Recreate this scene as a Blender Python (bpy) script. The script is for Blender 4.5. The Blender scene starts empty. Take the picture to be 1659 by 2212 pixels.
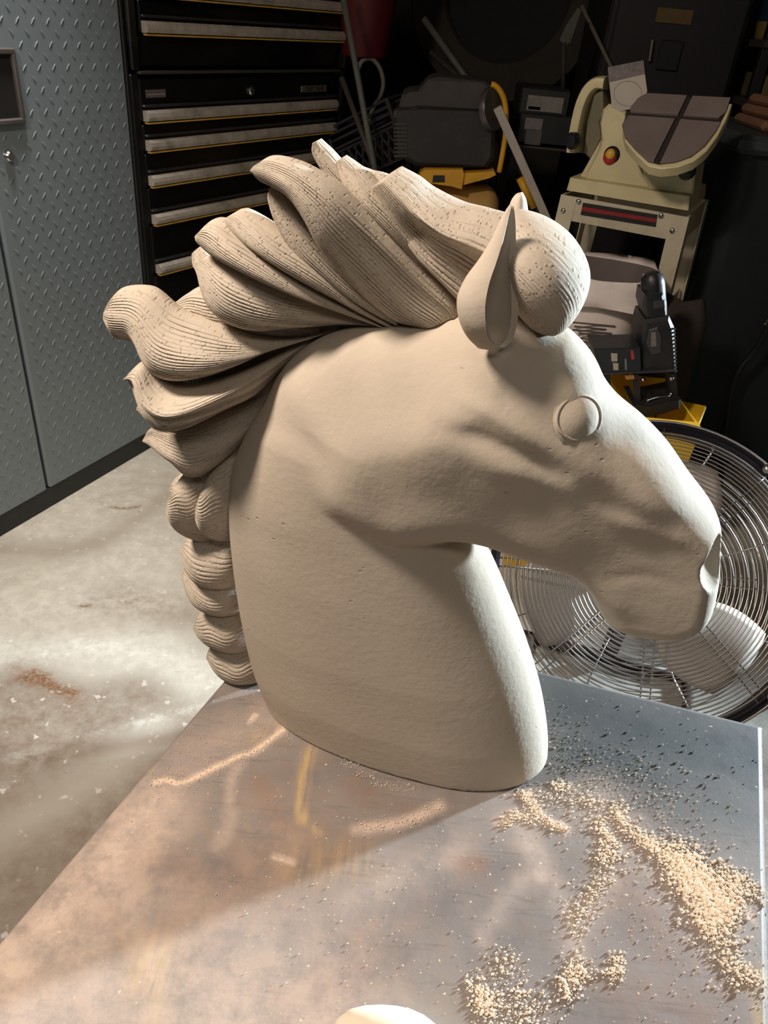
import bpy, math, random
import numpy as np
from mathutils import Vector, Matrix
TZ = 0.72   # table top height
random.seed(7); RNG = np.random.default_rng(7)
S = bpy.context.scene
COL = S.collection
# ------------------------------------------------------------------ camera
W_, H_ = 1659, 2212
FPX, PITCH, ROLL, CAMH = 1650.0, math.radians(33.1), math.radians(5.5), 1.35
F3 = np.array([0, math.cos(PITCH), -math.sin(PITCH)])
R0 = np.array([1.0, 0, 0]); U0 = np.cross(R0, F3)
R3 = R0*math.cos(ROLL) + U0*math.sin(ROLL)
U3 = -R0*math.sin(ROLL) + U0*math.cos(ROLL)
EYE = np.array([0, 0, CAMH])
cam = bpy.data.cameras.new('camera'); camo = bpy.data.objects.new('camera', cam); COL.objects.link(camo)
cam.sensor_fit = 'HORIZONTAL'; cam.sensor_width = 36; cam.lens = 36*FPX/W_
cam.clip_start = 0.02; cam.clip_end = 50
m = Matrix([list(R3), list(U3), list(-F3)]).transposed().to_4x4(); m.translation = Vector(EYE)
camo.matrix_world = m
S.camera = camo
# ------------------------------------------------------------------ world, lights, exposure
S.view_settings.view_transform = 'Standard'; S.view_settings.look = 'None'
S.view_settings.exposure = 0.0; S.view_settings.gamma = 1.0; S.view_settings.use_curve_mapping = False
wd = bpy.data.worlds.new('garage'); S.world = wd; wd.use_nodes = True
bg = wd.node_tree.nodes['Background']; bg.inputs[0].default_value = (0.85, 0.88, 0.95, 1); bg.inputs[1].default_value = 0.028
def lamp(name, kind, loc, target, energy, color, **kw):
    l = bpy.data.lights.new(name, kind); l.energy = energy; l.color = color
    for k, v in kw.items(): setattr(l, k, v)
    o = bpy.data.objects.new(name, l); COL.objects.link(o); o.location = loc
    o.rotation_euler = (Vector(target)-Vector(loc)).to_track_quat('-Z', 'Y').to_euler()
    return o
# warm work lamp hanging over the left of the bench
lamp('work_lamp', 'AREA', (-0.84, 0.36, 2.18), (0.0, 0.62, 0.9), 31, (1.0, 0.84, 0.70), shape='RECTANGLE', size=0.16, size_y=0.26)
# daylight entering low from the far right opening of the garage
lamp('doorway_light', 'SPOT', (3.60, 2.62, 1.38), (0.12, 0.55, 0.92), 3100, (0.74, 0.89, 1.0), spot_size=math.radians(42), spot_blend=0.6, shadow_soft_size=0.10)
# added fill light behind the camera, lifts the near sides
lamp('fill_light', 'AREA', (0.1, -0.9, 2.50), (-0.2, 0.8, 0.6), 6.5, (1.0, 0.90, 0.78), shape='RECTANGLE', size=1.2, size_y=0.3)
# added spot that brightens the floor by the cabinets
lamp('floor_fill_spot', 'SPOT', (-0.80, 1.85, 2.55), (-0.74, 1.62, 0), 185, (1.0, 0.96, 0.90), spot_size=math.radians(62), spot_blend=1.0, shadow_soft_size=0.12)
# ------------------------------------------------------------------ helpers
def rayv(x, y):
    v = F3*FPX + R3*(x-W_/2) - U3*(y-H_/2); return v/np.linalg.norm(v)
def on_z(x, y, z):
    v = rayv(x, y); return EYE + v*((z-CAMH)/v[2])
def on_y(x, y, Y):
    v = rayv(x, y); return EYE + v*(Y/v[1])
def on_plane(x, y, p, n):
    v = rayv(x, y); return EYE + v*(((p-EYE)@n)/(v@n))
def crom(pts, n):
    """Catmull-Rom resampling, uniform in control index"""
    P = np.asarray(pts, float); k = len(P)
    if P.ndim == 1: P = P[:, None]
    t = np.linspace(0, k-1, n); i = np.minimum(t.astype(int), k-2); f = (t-i)[:, None]
    g = lambda j: P[np.clip(j, 0, k-1)]
    a = 2*P[0]-P[1]; b = 2*P[-1]-P[-2]
    p0 = np.where((i == 0)[:, None], a, g(i-1)); p1 = g(i); p2 = g(i+1); p3 = np.where((i == k-2)[:, None], b, g(i+2))
    r = 0.5*((2*p1)+(-p0+p2)*f+(2*p0-5*p1+4*p2-p3)*f**2+(-p0+3*p1-3*p2+p3)*f**3)
    return r
def arclen(P, n):
    d = np.r_[0, np.cumsum(np.linalg.norm(np.diff(P, axis=0), axis=1))]
    t = np.linspace(0, d[-1], n)
    return np.stack([np.interp(t, d, P[:, k]) for k in range(P.shape[1])], 1)
def curve(pts, n): return arclen(crom(pts, n*6), n)
class MB:
    def __init__(s): s.v = []; s.f = []; s.uv = None
    def add(s, V, Fc):
        o = len(s.v); s.v += [tuple(map(float, p)) for p in V]; s.f += [tuple(i+o for i in q) for q in Fc]; return s
    def box(s, c, d, rot=None, bev=0.0):
        """box centred at c, full size d, rot = 3x3 (columns are axes); bev = chamfer"""
        M = np.eye(3) if rot is None else np.asarray(rot, float)
        h = np.array(d, float)/2; c = np.array(c, float)
        if bev <= 0:
            V = [c+M@(np.array([x, y, z])*h) for x in (-1, 1) for y in (-1, 1) for z in (-1, 1)]
            return s.add(V, [(0, 1, 3, 2), (4, 6, 7, 5), (0, 4, 5, 1), (2, 3, 7, 6), (0, 2, 6, 4), (1, 5, 7, 3)])
        b = min(bev, h.min()*0.98); V = []; idx = {}
        for x in (-1, 1):
            for y in (-1, 1):
                for z in (-1, 1):
                    for a in range(3):
                        q = np.array([x, y, z])*(h-b); q[a] = np.array([x, y, z])[a]*h[a]
                        idx[(x, y, z, a)] = len(V); V.append(c+M@q)
        Fc = []
        for a in range(3):
            o1, o2 = [k for k in range(3) if k != a]
            for sg in (-1, 1):
                def key(p, q):
                    t = [0, 0, 0]; t[a] = sg; t[o1] = p; t[o2] = q; return idx[(t[0], t[1], t[2], a)]
                Fc.append((key(-1, -1), key(1, -1), key(1, 1), key(-1, 1)))
        for a in range(3):
            o1, o2 = [k for k in range(3) if k != a]
            for p in (-1, 1):
                for q in (-1, 1):
                    t = [0, 0, 0]; t[o1] = p; t[o2] = q
                    lo = list(t); lo[a] = -1; hi = list(t); hi[a] = 1
                    Fc.append((idx[(*lo, o1)], idx[(*hi, o1)], idx[(*hi, o2)], idx[(*lo, o2)]))
        for x in (-1, 1):
            for y in (-1, 1):
                for z in (-1, 1): Fc.append(tuple(idx[(x, y, z, a)] for a in range(3)))
        return s.add(V, Fc)
    def tube(s, pts, r, seg=8, closed=False, cap=True):
        P = np.asarray(pts, float); n = len(P); R = np.broadcast_to(np.asarray(r, float), (n,))
        T = np.gradient(P, axis=0)
        if closed: T = np.roll(P, -1, 0)-np.roll(P, 1, 0)
        T /= np.linalg.norm(T, axis=1)[:, None]+1e-12
        a = np.array([0, 0, 1.0]) if abs(T[0, 2]) < .9 else np.array([1.0, 0, 0])
        u = np.cross(T[0], a); u /= np.linalg.norm(u); V = []
        for i in range(n):
            u = u-T[i]*(u@T[i]); u /= np.linalg.norm(u)+1e-12; w = np.cross(T[i], u)
            for k in range(seg):
                t = 2*math.pi*k/seg; V.append(P[i]+R[i]*(u*math.cos(t)+w*math.sin(t)))
        Fc = []
        for i in range(n if closed else n-1):
            j = (i+1) % n
            for k in range(seg):
                l = (k+1) % seg; Fc.append((i*seg+k, i*seg+l, j*seg+l, j*seg+k))
        if cap and not closed: Fc += [tuple(range(seg))[::-1], tuple((n-1)*seg+k for k in range(seg))]
        return s.add(V, Fc)
    def prism(s, poly, d0, d1, frame, inset=0.0):
        """2D polygon (a,b) extruded along the third axis of frame=(origin, A, B, N) from d0 to d1"""
        o, A, B, N = [np.asarray(q, float) for q in frame]; n = len(poly)
        P = np.asarray(poly, float)
        V = [o+A*p[0]+B*p[1]+N*d0 for p in P]+[o+A*p[0]+B*p[1]+N*d1 for p in P]
        Fc = [(i, (i+1) % n, n+(i+1) % n, n+i) for i in range(n)]
        if inset > 0:
            c = P.mean(0); e = P+(c-P)/np.linalg.norm(P-c, axis=1)[:, None]*inset
            V += [o+A*p[0]+B*p[1]+N*(d1+math.copysign(inset*.7, d1-d0)) for p in e]
            Fc += [(n+i, n+(i+1) % n, 2*n+(i+1) % n, 2*n+i) for i in range(n)]
            Fc += [tuple(range(n))[::-1], tuple(2*n+i for i in range(n))]
        else: Fc += [tuple(range(n))[::-1], tuple(n+i for i in range(n))]
        return s.add(V, Fc)
    def lathe(s, prof, o, axis, seg=24, arc=2*math.pi, cap=True):
        """profile [(r, h)...] about axis through o"""
        o = np.asarray(o, float); ax = np.asarray(axis, float); ax /= np.linalg.norm(ax)
        a = np.array([0, 0, 1.0]) if abs(ax[2]) < .9 else np.array([1.0, 0, 0])
        u = np.cross(a, ax); u /= np.linalg.norm(u); w = np.cross(ax, u); n = len(prof); V = []
        for k in range(seg):
            t = arc*k/seg; dr = u*math.cos(t)+w*math.sin(t)
            for r, h in prof: V.append(o+dr*r+ax*h)
        Fc = [(k*n+i, ((k+1) % seg)*n+i, ((k+1) % seg)*n+i+1, k*n+i+1) for k in range(seg) for i in range(n-1)]
        if cap:
            if prof[0][0] > 1e-6: Fc.append(tuple(k*n for k in range(seg))[::-1])
            if prof[-1][0] > 1e-6: Fc.append(tuple(k*n+n-1 for k in range(seg)))
        return s.add(V, Fc)
    def build(s, name, mat, parent=None, smooth=False, auto=None, loc=None):
        me = bpy.data.meshes.new(name); me.from_pydata(s.v, [], s.f); me.validate()
        me.update()
        import bmesh
        bm = bmesh.new(); bm.from_mesh(me); bmesh.ops.recalc_face_normals(bm, faces=bm.faces); bm.to_mesh(me); bm.free()
        return link(name, me, mat, parent, smooth, auto)
def link(name, me, mat, parent=None, smooth=False, auto=None):
    o = bpy.data.objects.new(name, me); COL.objects.link(o)
    if mat is not None: me.materials.append(mat)
    if smooth or auto: me.polygons.foreach_set('use_smooth', np.ones(len(me.polygons), bool))
    if auto: me.set_sharp_from_angle(angle=math.radians(auto))
    if parent is not None:
        o.parent = parent; o.matrix_parent_inverse = Matrix.Translation(parent.location).inverted() if parent.type == 'EMPTY' and parent.parent is None else Matrix.Identity(4)
    return o
def tag(o, label=None, cat=None, group=None, kind=None):
    for k, v in (('label', label), ('category', cat), ('group', group), ('kind', kind)):
        if v: o[k] = v
    return o
def thing(name, loc, label, cat, group=None):
    o = bpy.data.objects.new(name, None); COL.objects.link(o); o.location = [float(q) for q in loc]; o.empty_display_size = .05
    return tag(o, label, cat, group)
def fast_mesh(name, V, Q):
    """mesh from numpy arrays: V (n,3), Q (m,3 or 4)"""
    me = bpy.data.meshes.new(name); V = np.asarray(V, np.float32); Q = np.asarray(Q, np.int32); k = Q.shape[1]
    me.vertices.add(len(V)); me.vertices.foreach_set('co', V.ravel())
    me.loops.add(Q.size); me.loops.foreach_set('vertex_index', Q.ravel())
    me.polygons.add(len(Q)); me.polygons.foreach_set('loop_start', np.arange(0, Q.size, k, dtype=np.int32))
    me.update(calc_edges=True); me.validate(); return me
# ------------------------------------------------------------------ materials
class NT:
    def __init__(s, name):
        s.m = bpy.data.materials.new(name); s.m.use_nodes = True; s.t = s.m.node_tree; s.n = s.t.nodes; s.b = s.n['Principled BSDF']
    def new(s, typ, **kw):
        q = s.n.new(typ)
        for k, v in kw.items():
            if k.startswith('i_'): q.inputs[k[2:].replace('_', ' ')].default_value = v
            else: setattr(q, k, v)
        return q
    def l(s, a, b): s.t.links.new(a, b)
    def noise(s, vec, scale, detail=4, rough=.6, dist=0.0):
        q = s.new('ShaderNodeTexNoise'); q.inputs['Scale'].default_value = scale; q.inputs['Detail'].default_value = detail
        q.inputs['Roughness'].default_value = rough; q.inputs['Distortion'].default_value = dist
        if vec is not None: s.l(vec, q.inputs['Vector'])
        return q.outputs['Fac']
    def ramp(s, fac, stops):
        q = s.new('ShaderNodeValToRGB'); e = q.color_ramp.elements
        while len(e) < len(stops): e.new(.5)
        for k, (p, c) in enumerate(stops): e[k].position = p; e[k].color = (*c, 1) if len(c) == 3 else c
        s.l(fac, q.inputs[0]); return q.outputs[0]
    def mix(s, fac, a, b, mode='MIX'):
        q = s.new('ShaderNodeMix', data_type='RGBA', blend_type=mode)
        for k, v in ((0, fac), (6, a), (7, b)):
            if isinstance(v, (int, float)): q.inputs[k].default_value = v
            elif isinstance(v, tuple): q.inputs[k].default_value = (*v, 1) if len(v) == 3 else v
            else: s.l(v, q.inputs[k])
        return q.outputs[2]
    def math(s, op, a, b=0.0, clamp=False):
        q = s.new('ShaderNodeMath', operation=op, use_clamp=clamp)
        for k, v in ((0, a), (1, b)):
            if isinstance(v, (int, float)): q.inputs[k].default_value = v
            else: s.l(v, q.inputs[k])
        return q.outputs[0]
    def bump(s, h, strength, dist, prev=None):
        q = s.new('ShaderNodeBump'); q.inputs['Strength'].default_value = strength; q.inputs['Distance'].default_value = dist
        s.l(h, q.inputs['Height'])
        if prev is not None: s.l(prev, q.inputs['Normal'])
        return q.outputs[0]
    def obj(s): return s.new('ShaderNodeTexCoord').outputs['Object']
    def scaled(s, vec, sc):
        q = s.new('ShaderNodeMapping'); q.inputs['Scale'].default_value = sc; s.l(vec, q.inputs[0]); return q.outputs[0]
    def attr(s, name): return s.new('ShaderNodeAttribute', attribute_name=name).outputs['Fac']
def lin(c):
    c = np.array(c, float)/255.0; return tuple(float(x) for x in np.where(c <= .04045, c/12.92, ((c+.055)/1.055)**2.4))
def simple(name, rgb, rough=.5, metal=0.0, var=.15, scale=30, bump=0.0, dirt=None):
    """plain coloured material with noise variation; rgb is sRGB 0-255"""
    t = NT(name); c = lin(rgb); v = t.obj()
    n = t.noise(v, scale, 5)
    dk = tuple(x*(1-var) for x in c); lt = tuple(min(1, x*(1+var)) for x in c)
    col = t.ramp(n, [(.3, dk), (.7, lt)])
    if dirt:
        d = t.noise(v, scale*.35, 6, .7); f = t.ramp(d, [(.52, (0, 0, 0)), (.68, (1, 1, 1))])
        col = t.mix(t.math('MULTIPLY', f, dirt[1]), col, lin(dirt[0]))
    t.l(col, t.b.inputs['Base Color']); t.b.inputs['Roughness'].default_value = rough; t.b.inputs['Metallic'].default_value = metal
    if bump: t.l(t.bump(t.noise(v, scale*8, 3), bump, .002), t.b.inputs['Normal'])
    return t.m
# ================================================================== setting: garage shell, floor
RA = np.array([.438, .899, 0]); RB = np.array([.899, -.438, 0]); ZU = np.array([0, 0, 1.0])     # room axes: depth, right
def rm(a, b, z=0.0): return RA*a+RB*b+ZU*z
RROT = np.stack([RB, RA, ZU], 1)
wall_m = simple('dark_wall', (44,41,38), .9, var=.2, scale=5); ceil_m = simple('ceiling_board', (120,116,110), .9, var=.08, scale=4)
MB().box(rm(1.0, -2.42, 1.3), (.1, 7.0, 2.6), RROT)
def slab(name, c, d, m): tag(MB().box(c, d, RROT).build(name, m), kind='structure')
slab('wall_left', rm(1.2, -2.42, 1.3), (.1, 6.2, 2.6), wall_m)
slab('wall_back', rm(4.35, .5, 1.3), (6.0, .1, 2.6), wall_m)
slab('wall_right', rm(1.2, 3.42, 1.3), (.1, 6.2, 2.6), wall_m)
slab('ceiling', rm(1.2, .5, 2.66), (6.0, 6.4, .1), ceil_m)
def near(P, pts, wid):
    """soft mask along a polyline (metres)"""
    Q = curve(np.asarray(pts, float), 60) if len(pts) > 2 else arclen(np.asarray(pts, float), 60); b = np.full(len(P), 1e9)
    for q in Q: b = np.minimum(b, ((P-q)**2).sum(1))
    return np.exp(-b/(wid*wid))
def grid_mesh(name, X, Y, Zf, attrs, mat, parent=None):
    GX, GY = np.meshgrid(X, Y, indexing='ij'); nx, ny = GX.shape
    P = Zf(GX, GY); i, j = np.meshgrid(np.arange(nx-1), np.arange(ny-1), indexing='ij')
    Qd = np.stack([i*ny+j, (i+1)*ny+j, (i+1)*ny+j+1, i*ny+j+1], -1).reshape(-1, 4)
    me = fast_mesh(name, P.reshape(-1, 3), Qd)
    for k, f in attrs.items():
        a = me.attributes.new(k, 'FLOAT', 'POINT'); a.data.foreach_set('value', np.asarray(f(P.reshape(-1, 3)), np.float32).ravel())
    return link(name, me, mat, parent)
def fpts(pp): return [on_z(*p, 0)[:2] for p in pp]
def f_dirt_shade(P):  # brown near floor: the table's shadow painted in along with real dirt
    q = P[:, :2]; edge = 1.235+.03*np.sin(q[:, 0]*7)+.02*np.sin(q[:, 0]*23+1)
    m_ = 1/(1+np.exp((q[:, 1]-edge)/.022)); m_ = m_*(.85+.15/(1+np.exp(-(q[:, 1]-.75)/.08)))
    m_ = np.maximum(m_*1.0, .5*near(q, fpts([(250,1290),(400,1330),(520,1420)]), .07))
    m_ = np.maximum(m_, .45*near(q, fpts([(0,1190),(200,1175),(380,1060)]), .05))
    return np.clip(m_*(1-.5*near(q, fpts([(0,1800),(200,1680),(330,1580)]), .06)), 0, 1)
def f_rust(P):
    q = P[:, :2]
    return np.clip(near(q, fpts([(45,1465),(90,1472),(130,1490),(158,1498)]), .011)+near(q, fpts([(70,1452),(100,1462)]), .010)+near(q, fpts([(244,1096),(272,1098),(300,1094)]), .007)+.9*near(q, fpts([(176,1310),(192,1308)]), .008)
                   +.4*near(q, fpts([(30,1440),(100,1475),(170,1512)]), .022), 0, 1)
def f_pale(P):
    q = P[:, :2]
    return np.clip(.8*near(q, fpts([(0,1330),(150,1310),(330,1300)]), .09)+.5*near(q, fpts([(0,1420),(220,1400),(420,1440)]), .05)+.7*near(q, fpts([(280,1570),(380,1540),(450,1525)]), .012)
                   +.5*near(q, fpts([(150,1390),(280,1400)]), .02)+.5*near(q, fpts([(20,1640),(90,1630)]), .02), 0, 1)
t = NT('concrete'); v = t.obj()
n1 = t.noise(v, 2.2, 6, .62); n2 = t.noise(v, 26, 6, .7); n3 = t.noise(v, 150, 3, .6)
col = t.ramp(n1, [(.30, lin((168,160,146))), (.55, lin((196,190,177))), (.75, lin((208,204,194)))])
col = t.mix(t.math('MULTIPLY', t.ramp(n2, [(.42, (1,1,1)), (.60, (0,0,0))]), .22), col, lin((116,104,88)))
col = t.mix(t.math('MULTIPLY', t.math('MULTIPLY', t.attr('dirt'), t.ramp(n2, [(.30, (.55,.55,.55)), (.6, (1,1,1))])), .85), col, lin((100,76,54)))  # attribute carries the painted table shadow as well as dirt
sp = t.ramp(t.noise(v, 34, 3, .5), [(.64, (0,0,0)), (.70, (1,1,1))])
col = t.mix(t.math('MULTIPLY', sp, .45), col, lin((222,216,204)))
pl = t.math('MULTIPLY', t.attr('pale'), t.ramp(t.noise(v, 40, 5, .7), [(.38, (0,0,0)), (.62, (1,1,1))]))
col = t.mix(t.math('MULTIPLY', pl, .7), col, lin((214,210,200)))
rs = t.math('MULTIPLY', t.attr('rust'), t.ramp(t.noise(v, 120, 4, .7), [(.36, (0,0,0)), (.52, (1,1,1))]))
col = t.mix(t.math('MULTIPLY', rs, .9), col, lin((112,72,38)))
t.l(col, t.b.inputs['Base Color']); t.b.inputs['Roughness'].default_value = .62; t.b.inputs['Specular IOR Level'].default_value = .3
t.l(t.bump(n2, .25, .004, t.bump(n3, .2, .001)), t.b.inputs['Normal'])
fx = np.r_[np.linspace(-4, -1.7, 12), np.arange(-1.6, .3, .009), np.linspace(.4, 4.5, 20)]; fy = np.r_[np.linspace(-3.5, .35, 12), np.arange(.4, 2.2, .009), np.linspace(2.3, 5.5, 16)]
tag(grid_mesh('floor', fx, fy, lambda a, b: np.stack([a, b, a*0], -1), dict(dirt=f_dirt_shade, rust=f_rust, pale=f_pale), t.m), kind='structure')

# ================================================================== work table
TC = [on_z(620, 1315, TZ)[:2], on_z(1643, 1570, TZ)[:2]]          # back-left, back-right corners
FL = on_z(0, 2042, TZ)[:2]; FR = on_z(1657, 2212, TZ)[:2]
dl = (FL-TC[0])/np.linalg.norm(FL-TC[0]); dr = (FR-TC[1])/np.linalg.norm(FR-TC[1]); LEN = .78
TC += [TC[1]+dr*LEN, TC[0]+dl*LEN]                                # front-right, front-left (under the camera)
WID = np.linalg.norm(TC[1]-TC[0])
def tpos(a, b):
    A_ = a/WID; B_ = b/LEN
    p = (TC[0]*((1-A_)*(1-B_))[..., None]+TC[1]*(A_*(1-B_))[..., None]+TC[2]*(A_*B_)[..., None]+TC[3]*((1-A_)*B_)[..., None])
    dz = lambda x, L: np.where(x < -.0025, (x+.0025)*6-.004, np.where(x < .002, (x-.002)*.75, 0))
    z = np.minimum(dz(a, WID), np.minimum(dz(WID-a, WID), np.minimum(dz(b, LEN), dz(LEN-b, LEN))))
    return np.concatenate([p, (TZ+z)[..., None]], -1)
def tpts(pp): return [on_z(*p, TZ)[:2] for p in pp]
def paint(specs):
    def f(P):
        q = P[:, :2]; r = np.zeros(len(q))
        for amp, wid, pp in specs: r = np.maximum(r, amp*near(q, tpts(pp), wid))
        return np.clip(r, 0, 1.4)
    return f
t_dust = paint([(.62, .085, [(40,2212),(250,2150),(450,2180),(620,2212)]), (.45, .06, [(300,1880),(420,1990),(560,2080)]), (.3, .06, [(600,1800),(560,1960),(760,2080)]), (1.3, .0048, [(335,1690),(360,1685),(385,1692),(420,1680),(480,1650),(520,1632),(545,1625),(580,1600),(612,1575)]), (1.2, .0035, [(538,1560),(552,1545)]), (.95, .045, [(0,2120),(130,1960),(240,1850),(320,1760)]), (.72, .05, [(0,2212),(140,2080),(250,1940)]),
                (.5, .012, [(470,1830),(490,1790),(498,1760)]), (.55, .007, [(495,1730),(500,1680),(520,1650)]), (.35, .03, [(400,1650),(470,1600),(560,1560)]), (1.0, .006, [(768,1792),(800,1788),(860,1778),(910,1762),(950,1740)]),
                (1.1, .005, [(1140,1715),(1160,1750),(1185,1775),(1220,1790)]), (.6, .009, [(1085,1780),(1110,1765),(1160,1765)]), (.55, .014, [(1130,1800),(1160,1850),(1170,1890)]), (.35, .009, [(1150,1880),(1090,1950),(1040,2030)]),
                (.4, .012, [(1180,1880),(1220,1960),(1240,2060)]), (.35, .020, [(760,1960),(860,1900),(980,1840)]), (1.1, .004, [(590,1850),(632,1862)]), (.3, .03, [(1300,1740),(1400,1850),(1520,2000)]), (.4, .018, [(430,2080),(470,2060)]),
                (.5, .02, [(330,2100),(350,2040),(340,2200)]), (.3, .012, [(1320,1900),(1250,2000)]), (.6, .004, [(1600,1940),(1625,1985)]), (.5, .01, [(500,1960),(505,2010)])])
t_ochre = paint([(1, .006, [(672,1620),(655,1680),(648,1740),(655,1770)]), (.6, .004, [(650,1765),(690,1800)]), (.7, .018, [(330,2060),(325,2110)]), (.5, .012, [(345,2110),(335,2212)]), (.4, .02, [(650,1870),(760,1850)]), (.35, .012, [(560,1590),(630,1560)]), (.45, .008, [(1640,2100),(1640,2212)])])
t_rust = paint([(.8, .010, [(1005,1870),(1030,1868)]), (.55, .013, [(560,1690),(600,1770),(640,1790)]), (.5, .014, [(760,1700),(850,1740)]), (.6, .006, [(240,1960),(265,2040)]), (.45, .02, [(320,1850),(420,1900),(380,2000)]), (.5, .03, [(700,1830),(560,1880),(460,1950)]), (.5, .010, [(285,2080),(300,2130)]), (.4, .025, [(620,2190),(740,2110),(800,2050)]), (.35, .03, [(1350,1950),(1450,2050)]), (.3, .03, [(1350,2150),(1550,2190)])])
t_horse_shade = paint([(1, .062, [(1230,1520),(1400,1580),(1620,1640)]), (.9, .05, [(1260,1620),(1420,1690),(1620,1760)])])  # horse's shadow from the warm lamp, painted darker into the tabletop
t = NT('stained_steel'); v = t.obj()
n1 = t.noise(v, 7, 6, .6, .4); n2 = t.noise(v, 42, 6, .7); n3 = t.noise(v, 330, 3, .6)
col = t.ramp(n1, [(.32, lin((112,106,104))), (.5, lin((132,125,121))), (.7, lin((146,138,134)))])
col = t.mix(t.math('MULTIPLY', t.ramp(n2, [(.45, (0,0,0)), (.66, (1,1,1))]), .35), col, lin((134,110,90)))
scr = t.noise(t.scaled(v, (6, 60, 1)), 2.0, 5, .75); col = t.mix(t.math('MULTIPLY', t.ramp(scr, [(.54, (0,0,0)), (.64, (1,1,1))]), .32), col, lin((88,78,72)))
col = t.mix(t.math('MULTIPLY', t.attr('horse_shade'), .80), col, lin((74,78,79)))
col = t.mix(t.math('MULTIPLY', t.math('MULTIPLY', t.attr('rust'), t.ramp(n2, [(.3, (.2,.2,.2)), (.6, (1,1,1))])), .75), col, lin((134,88,56)))
fine = t.ramp(n3, [(.40, (0,0,0)), (.62, (1,1,1))]); mid = t.ramp(n2, [(.36, (.42,.42,.42)), (.60, (1,1,1))])
col = t.mix(t.math('MULTIPLY', t.attr('ochre'), t.math('MULTIPLY', t.ramp(t.noise(t.scaled(v, (160, 14, 1)), 1, 4), [(.36, (.1,.1,.1)), (.56, (1,1,1))]), .85)), col, lin((196,166,110)))
dd = t.math('MINIMUM', t.attr('dust'), 1.0); hard = t.math('GREATER_THAN', t.math('ADD', t.attr('dust'), t.math('MULTIPLY', n3, .5)), 1.28); soft = t.math('MULTIPLY', t.math('MULTIPLY', dd, mid), .92)
col = t.mix(soft, col, lin((216,194,178))); col = t.mix(t.math('MULTIPLY', hard, .75), col, lin((232,208,178)))
sp = t.ramp(t.noise(v, 260, 2, .5), [(.715, (0,0,0)), (.745, (1,1,1))]); col = t.mix(t.math('MULTIPLY', sp, .8), col, lin((224,204,176)))
t.l(col, t.b.inputs['Base Color']); t.b.inputs['Specular IOR Level'].default_value = .35
t.l(t.ramp(t.math('MAXIMUM', dd, t.math('MULTIPLY', n2, .6)), [(.2, (.42,.42,.42)), (.7, (.8,.8,.8))]), t.b.inputs['Roughness'])
t.l(t.bump(n2, .10, .002, t.bump(n3, .12, .0006)), t.b.inputs['Normal'])
table = thing('steel_work_table', (*((TC[0]+TC[2])/2), 0), 'low steel topped work table covered in stone dust and rust stains under the carved horse', 'table')
ed = [-.006, -.0042, -.0025, -.001, .0005, .002]
tx = np.r_[ed, np.arange(.005, WID-.003, .0032), [WID-e for e in ed[::-1]]]; ty = np.r_[ed, np.arange(.005, LEN-.003, .0034), [LEN-e for e in ed[::-1]]]
o = grid_mesh('tabletop', tx, ty, tpos, dict(dust=t_dust, ochre=t_ochre, rust=t_rust, horse_shade=t_horse_shade), t.m, table)
o.data.polygons.foreach_set('use_smooth', np.ones(len(o.data.polygons), bool)); o.data.flip_normals() if o.data.polygons[len(o.data.polygons)//2].normal.z < 0 else None
steel_dk = simple('dark_steel', (70,70,72), .5, .6, .2, 20)
cen = sum(TC)/4; fr_ = MB()
for ka, kb in ((0, 1), (1, 2)):
    a = cen+(TC[ka]-cen)*.90; b = cen+(TC[kb]-cen)*.90; dvec = np.r_[b-a, 0]; L = np.linalg.norm(dvec); dvec /= L
    MB().box((*(a+b)/2, .335), (L-.05, .004, .60), np.stack([dvec, np.cross(ZU, dvec), ZU], 1)).build('light_stop_panel', steel_dk, table)  # unseen panels, added to stop light passing under the table
fr_ = MB(); ring = [cen+(c-cen)*.93 for c in TC]
for k in range(4):
    a, b = ring[k], ring[(k+1) % 4]; dvec = np.r_[b-a, 0]; L = np.linalg.norm(dvec); dvec /= L
    fr_.box((*(a+b)/2, TZ-.052), (L, .04, .05), np.stack([dvec, np.cross(ZU, dvec), ZU], 1), .002)
fr_.build('frame', steel_dk, table)
for k in range(4):
    c = cen+(TC[k]-cen)*.90; MB().box((c[0], c[1], (TZ-.078)/2), (.045, .045, TZ-.078), None, .003).build('leg', steel_dk, table)
# ================================================================== the horse head sculpture
YAW = math.radians(-8)
HD = np.array([math.cos(YAW), math.sin(YAW), 0]); HN = np.array([math.sin(YAW), -math.cos(YAW), 0]); HP = np.array([0, .562, TZ])
HZ = np.array([0, 0, 1.0])
def hp(x, y, n=0.0):
    q = on_plane(x, y, HP+HN*n, HN)-HP; return np.array([q@HD, q[2]])
def h3(s, z, n): return HP+HD*s+HZ*z+HN*n
def pix(pts, n=0.0): return np.array([hp(*p, n) for p in pts])

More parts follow.
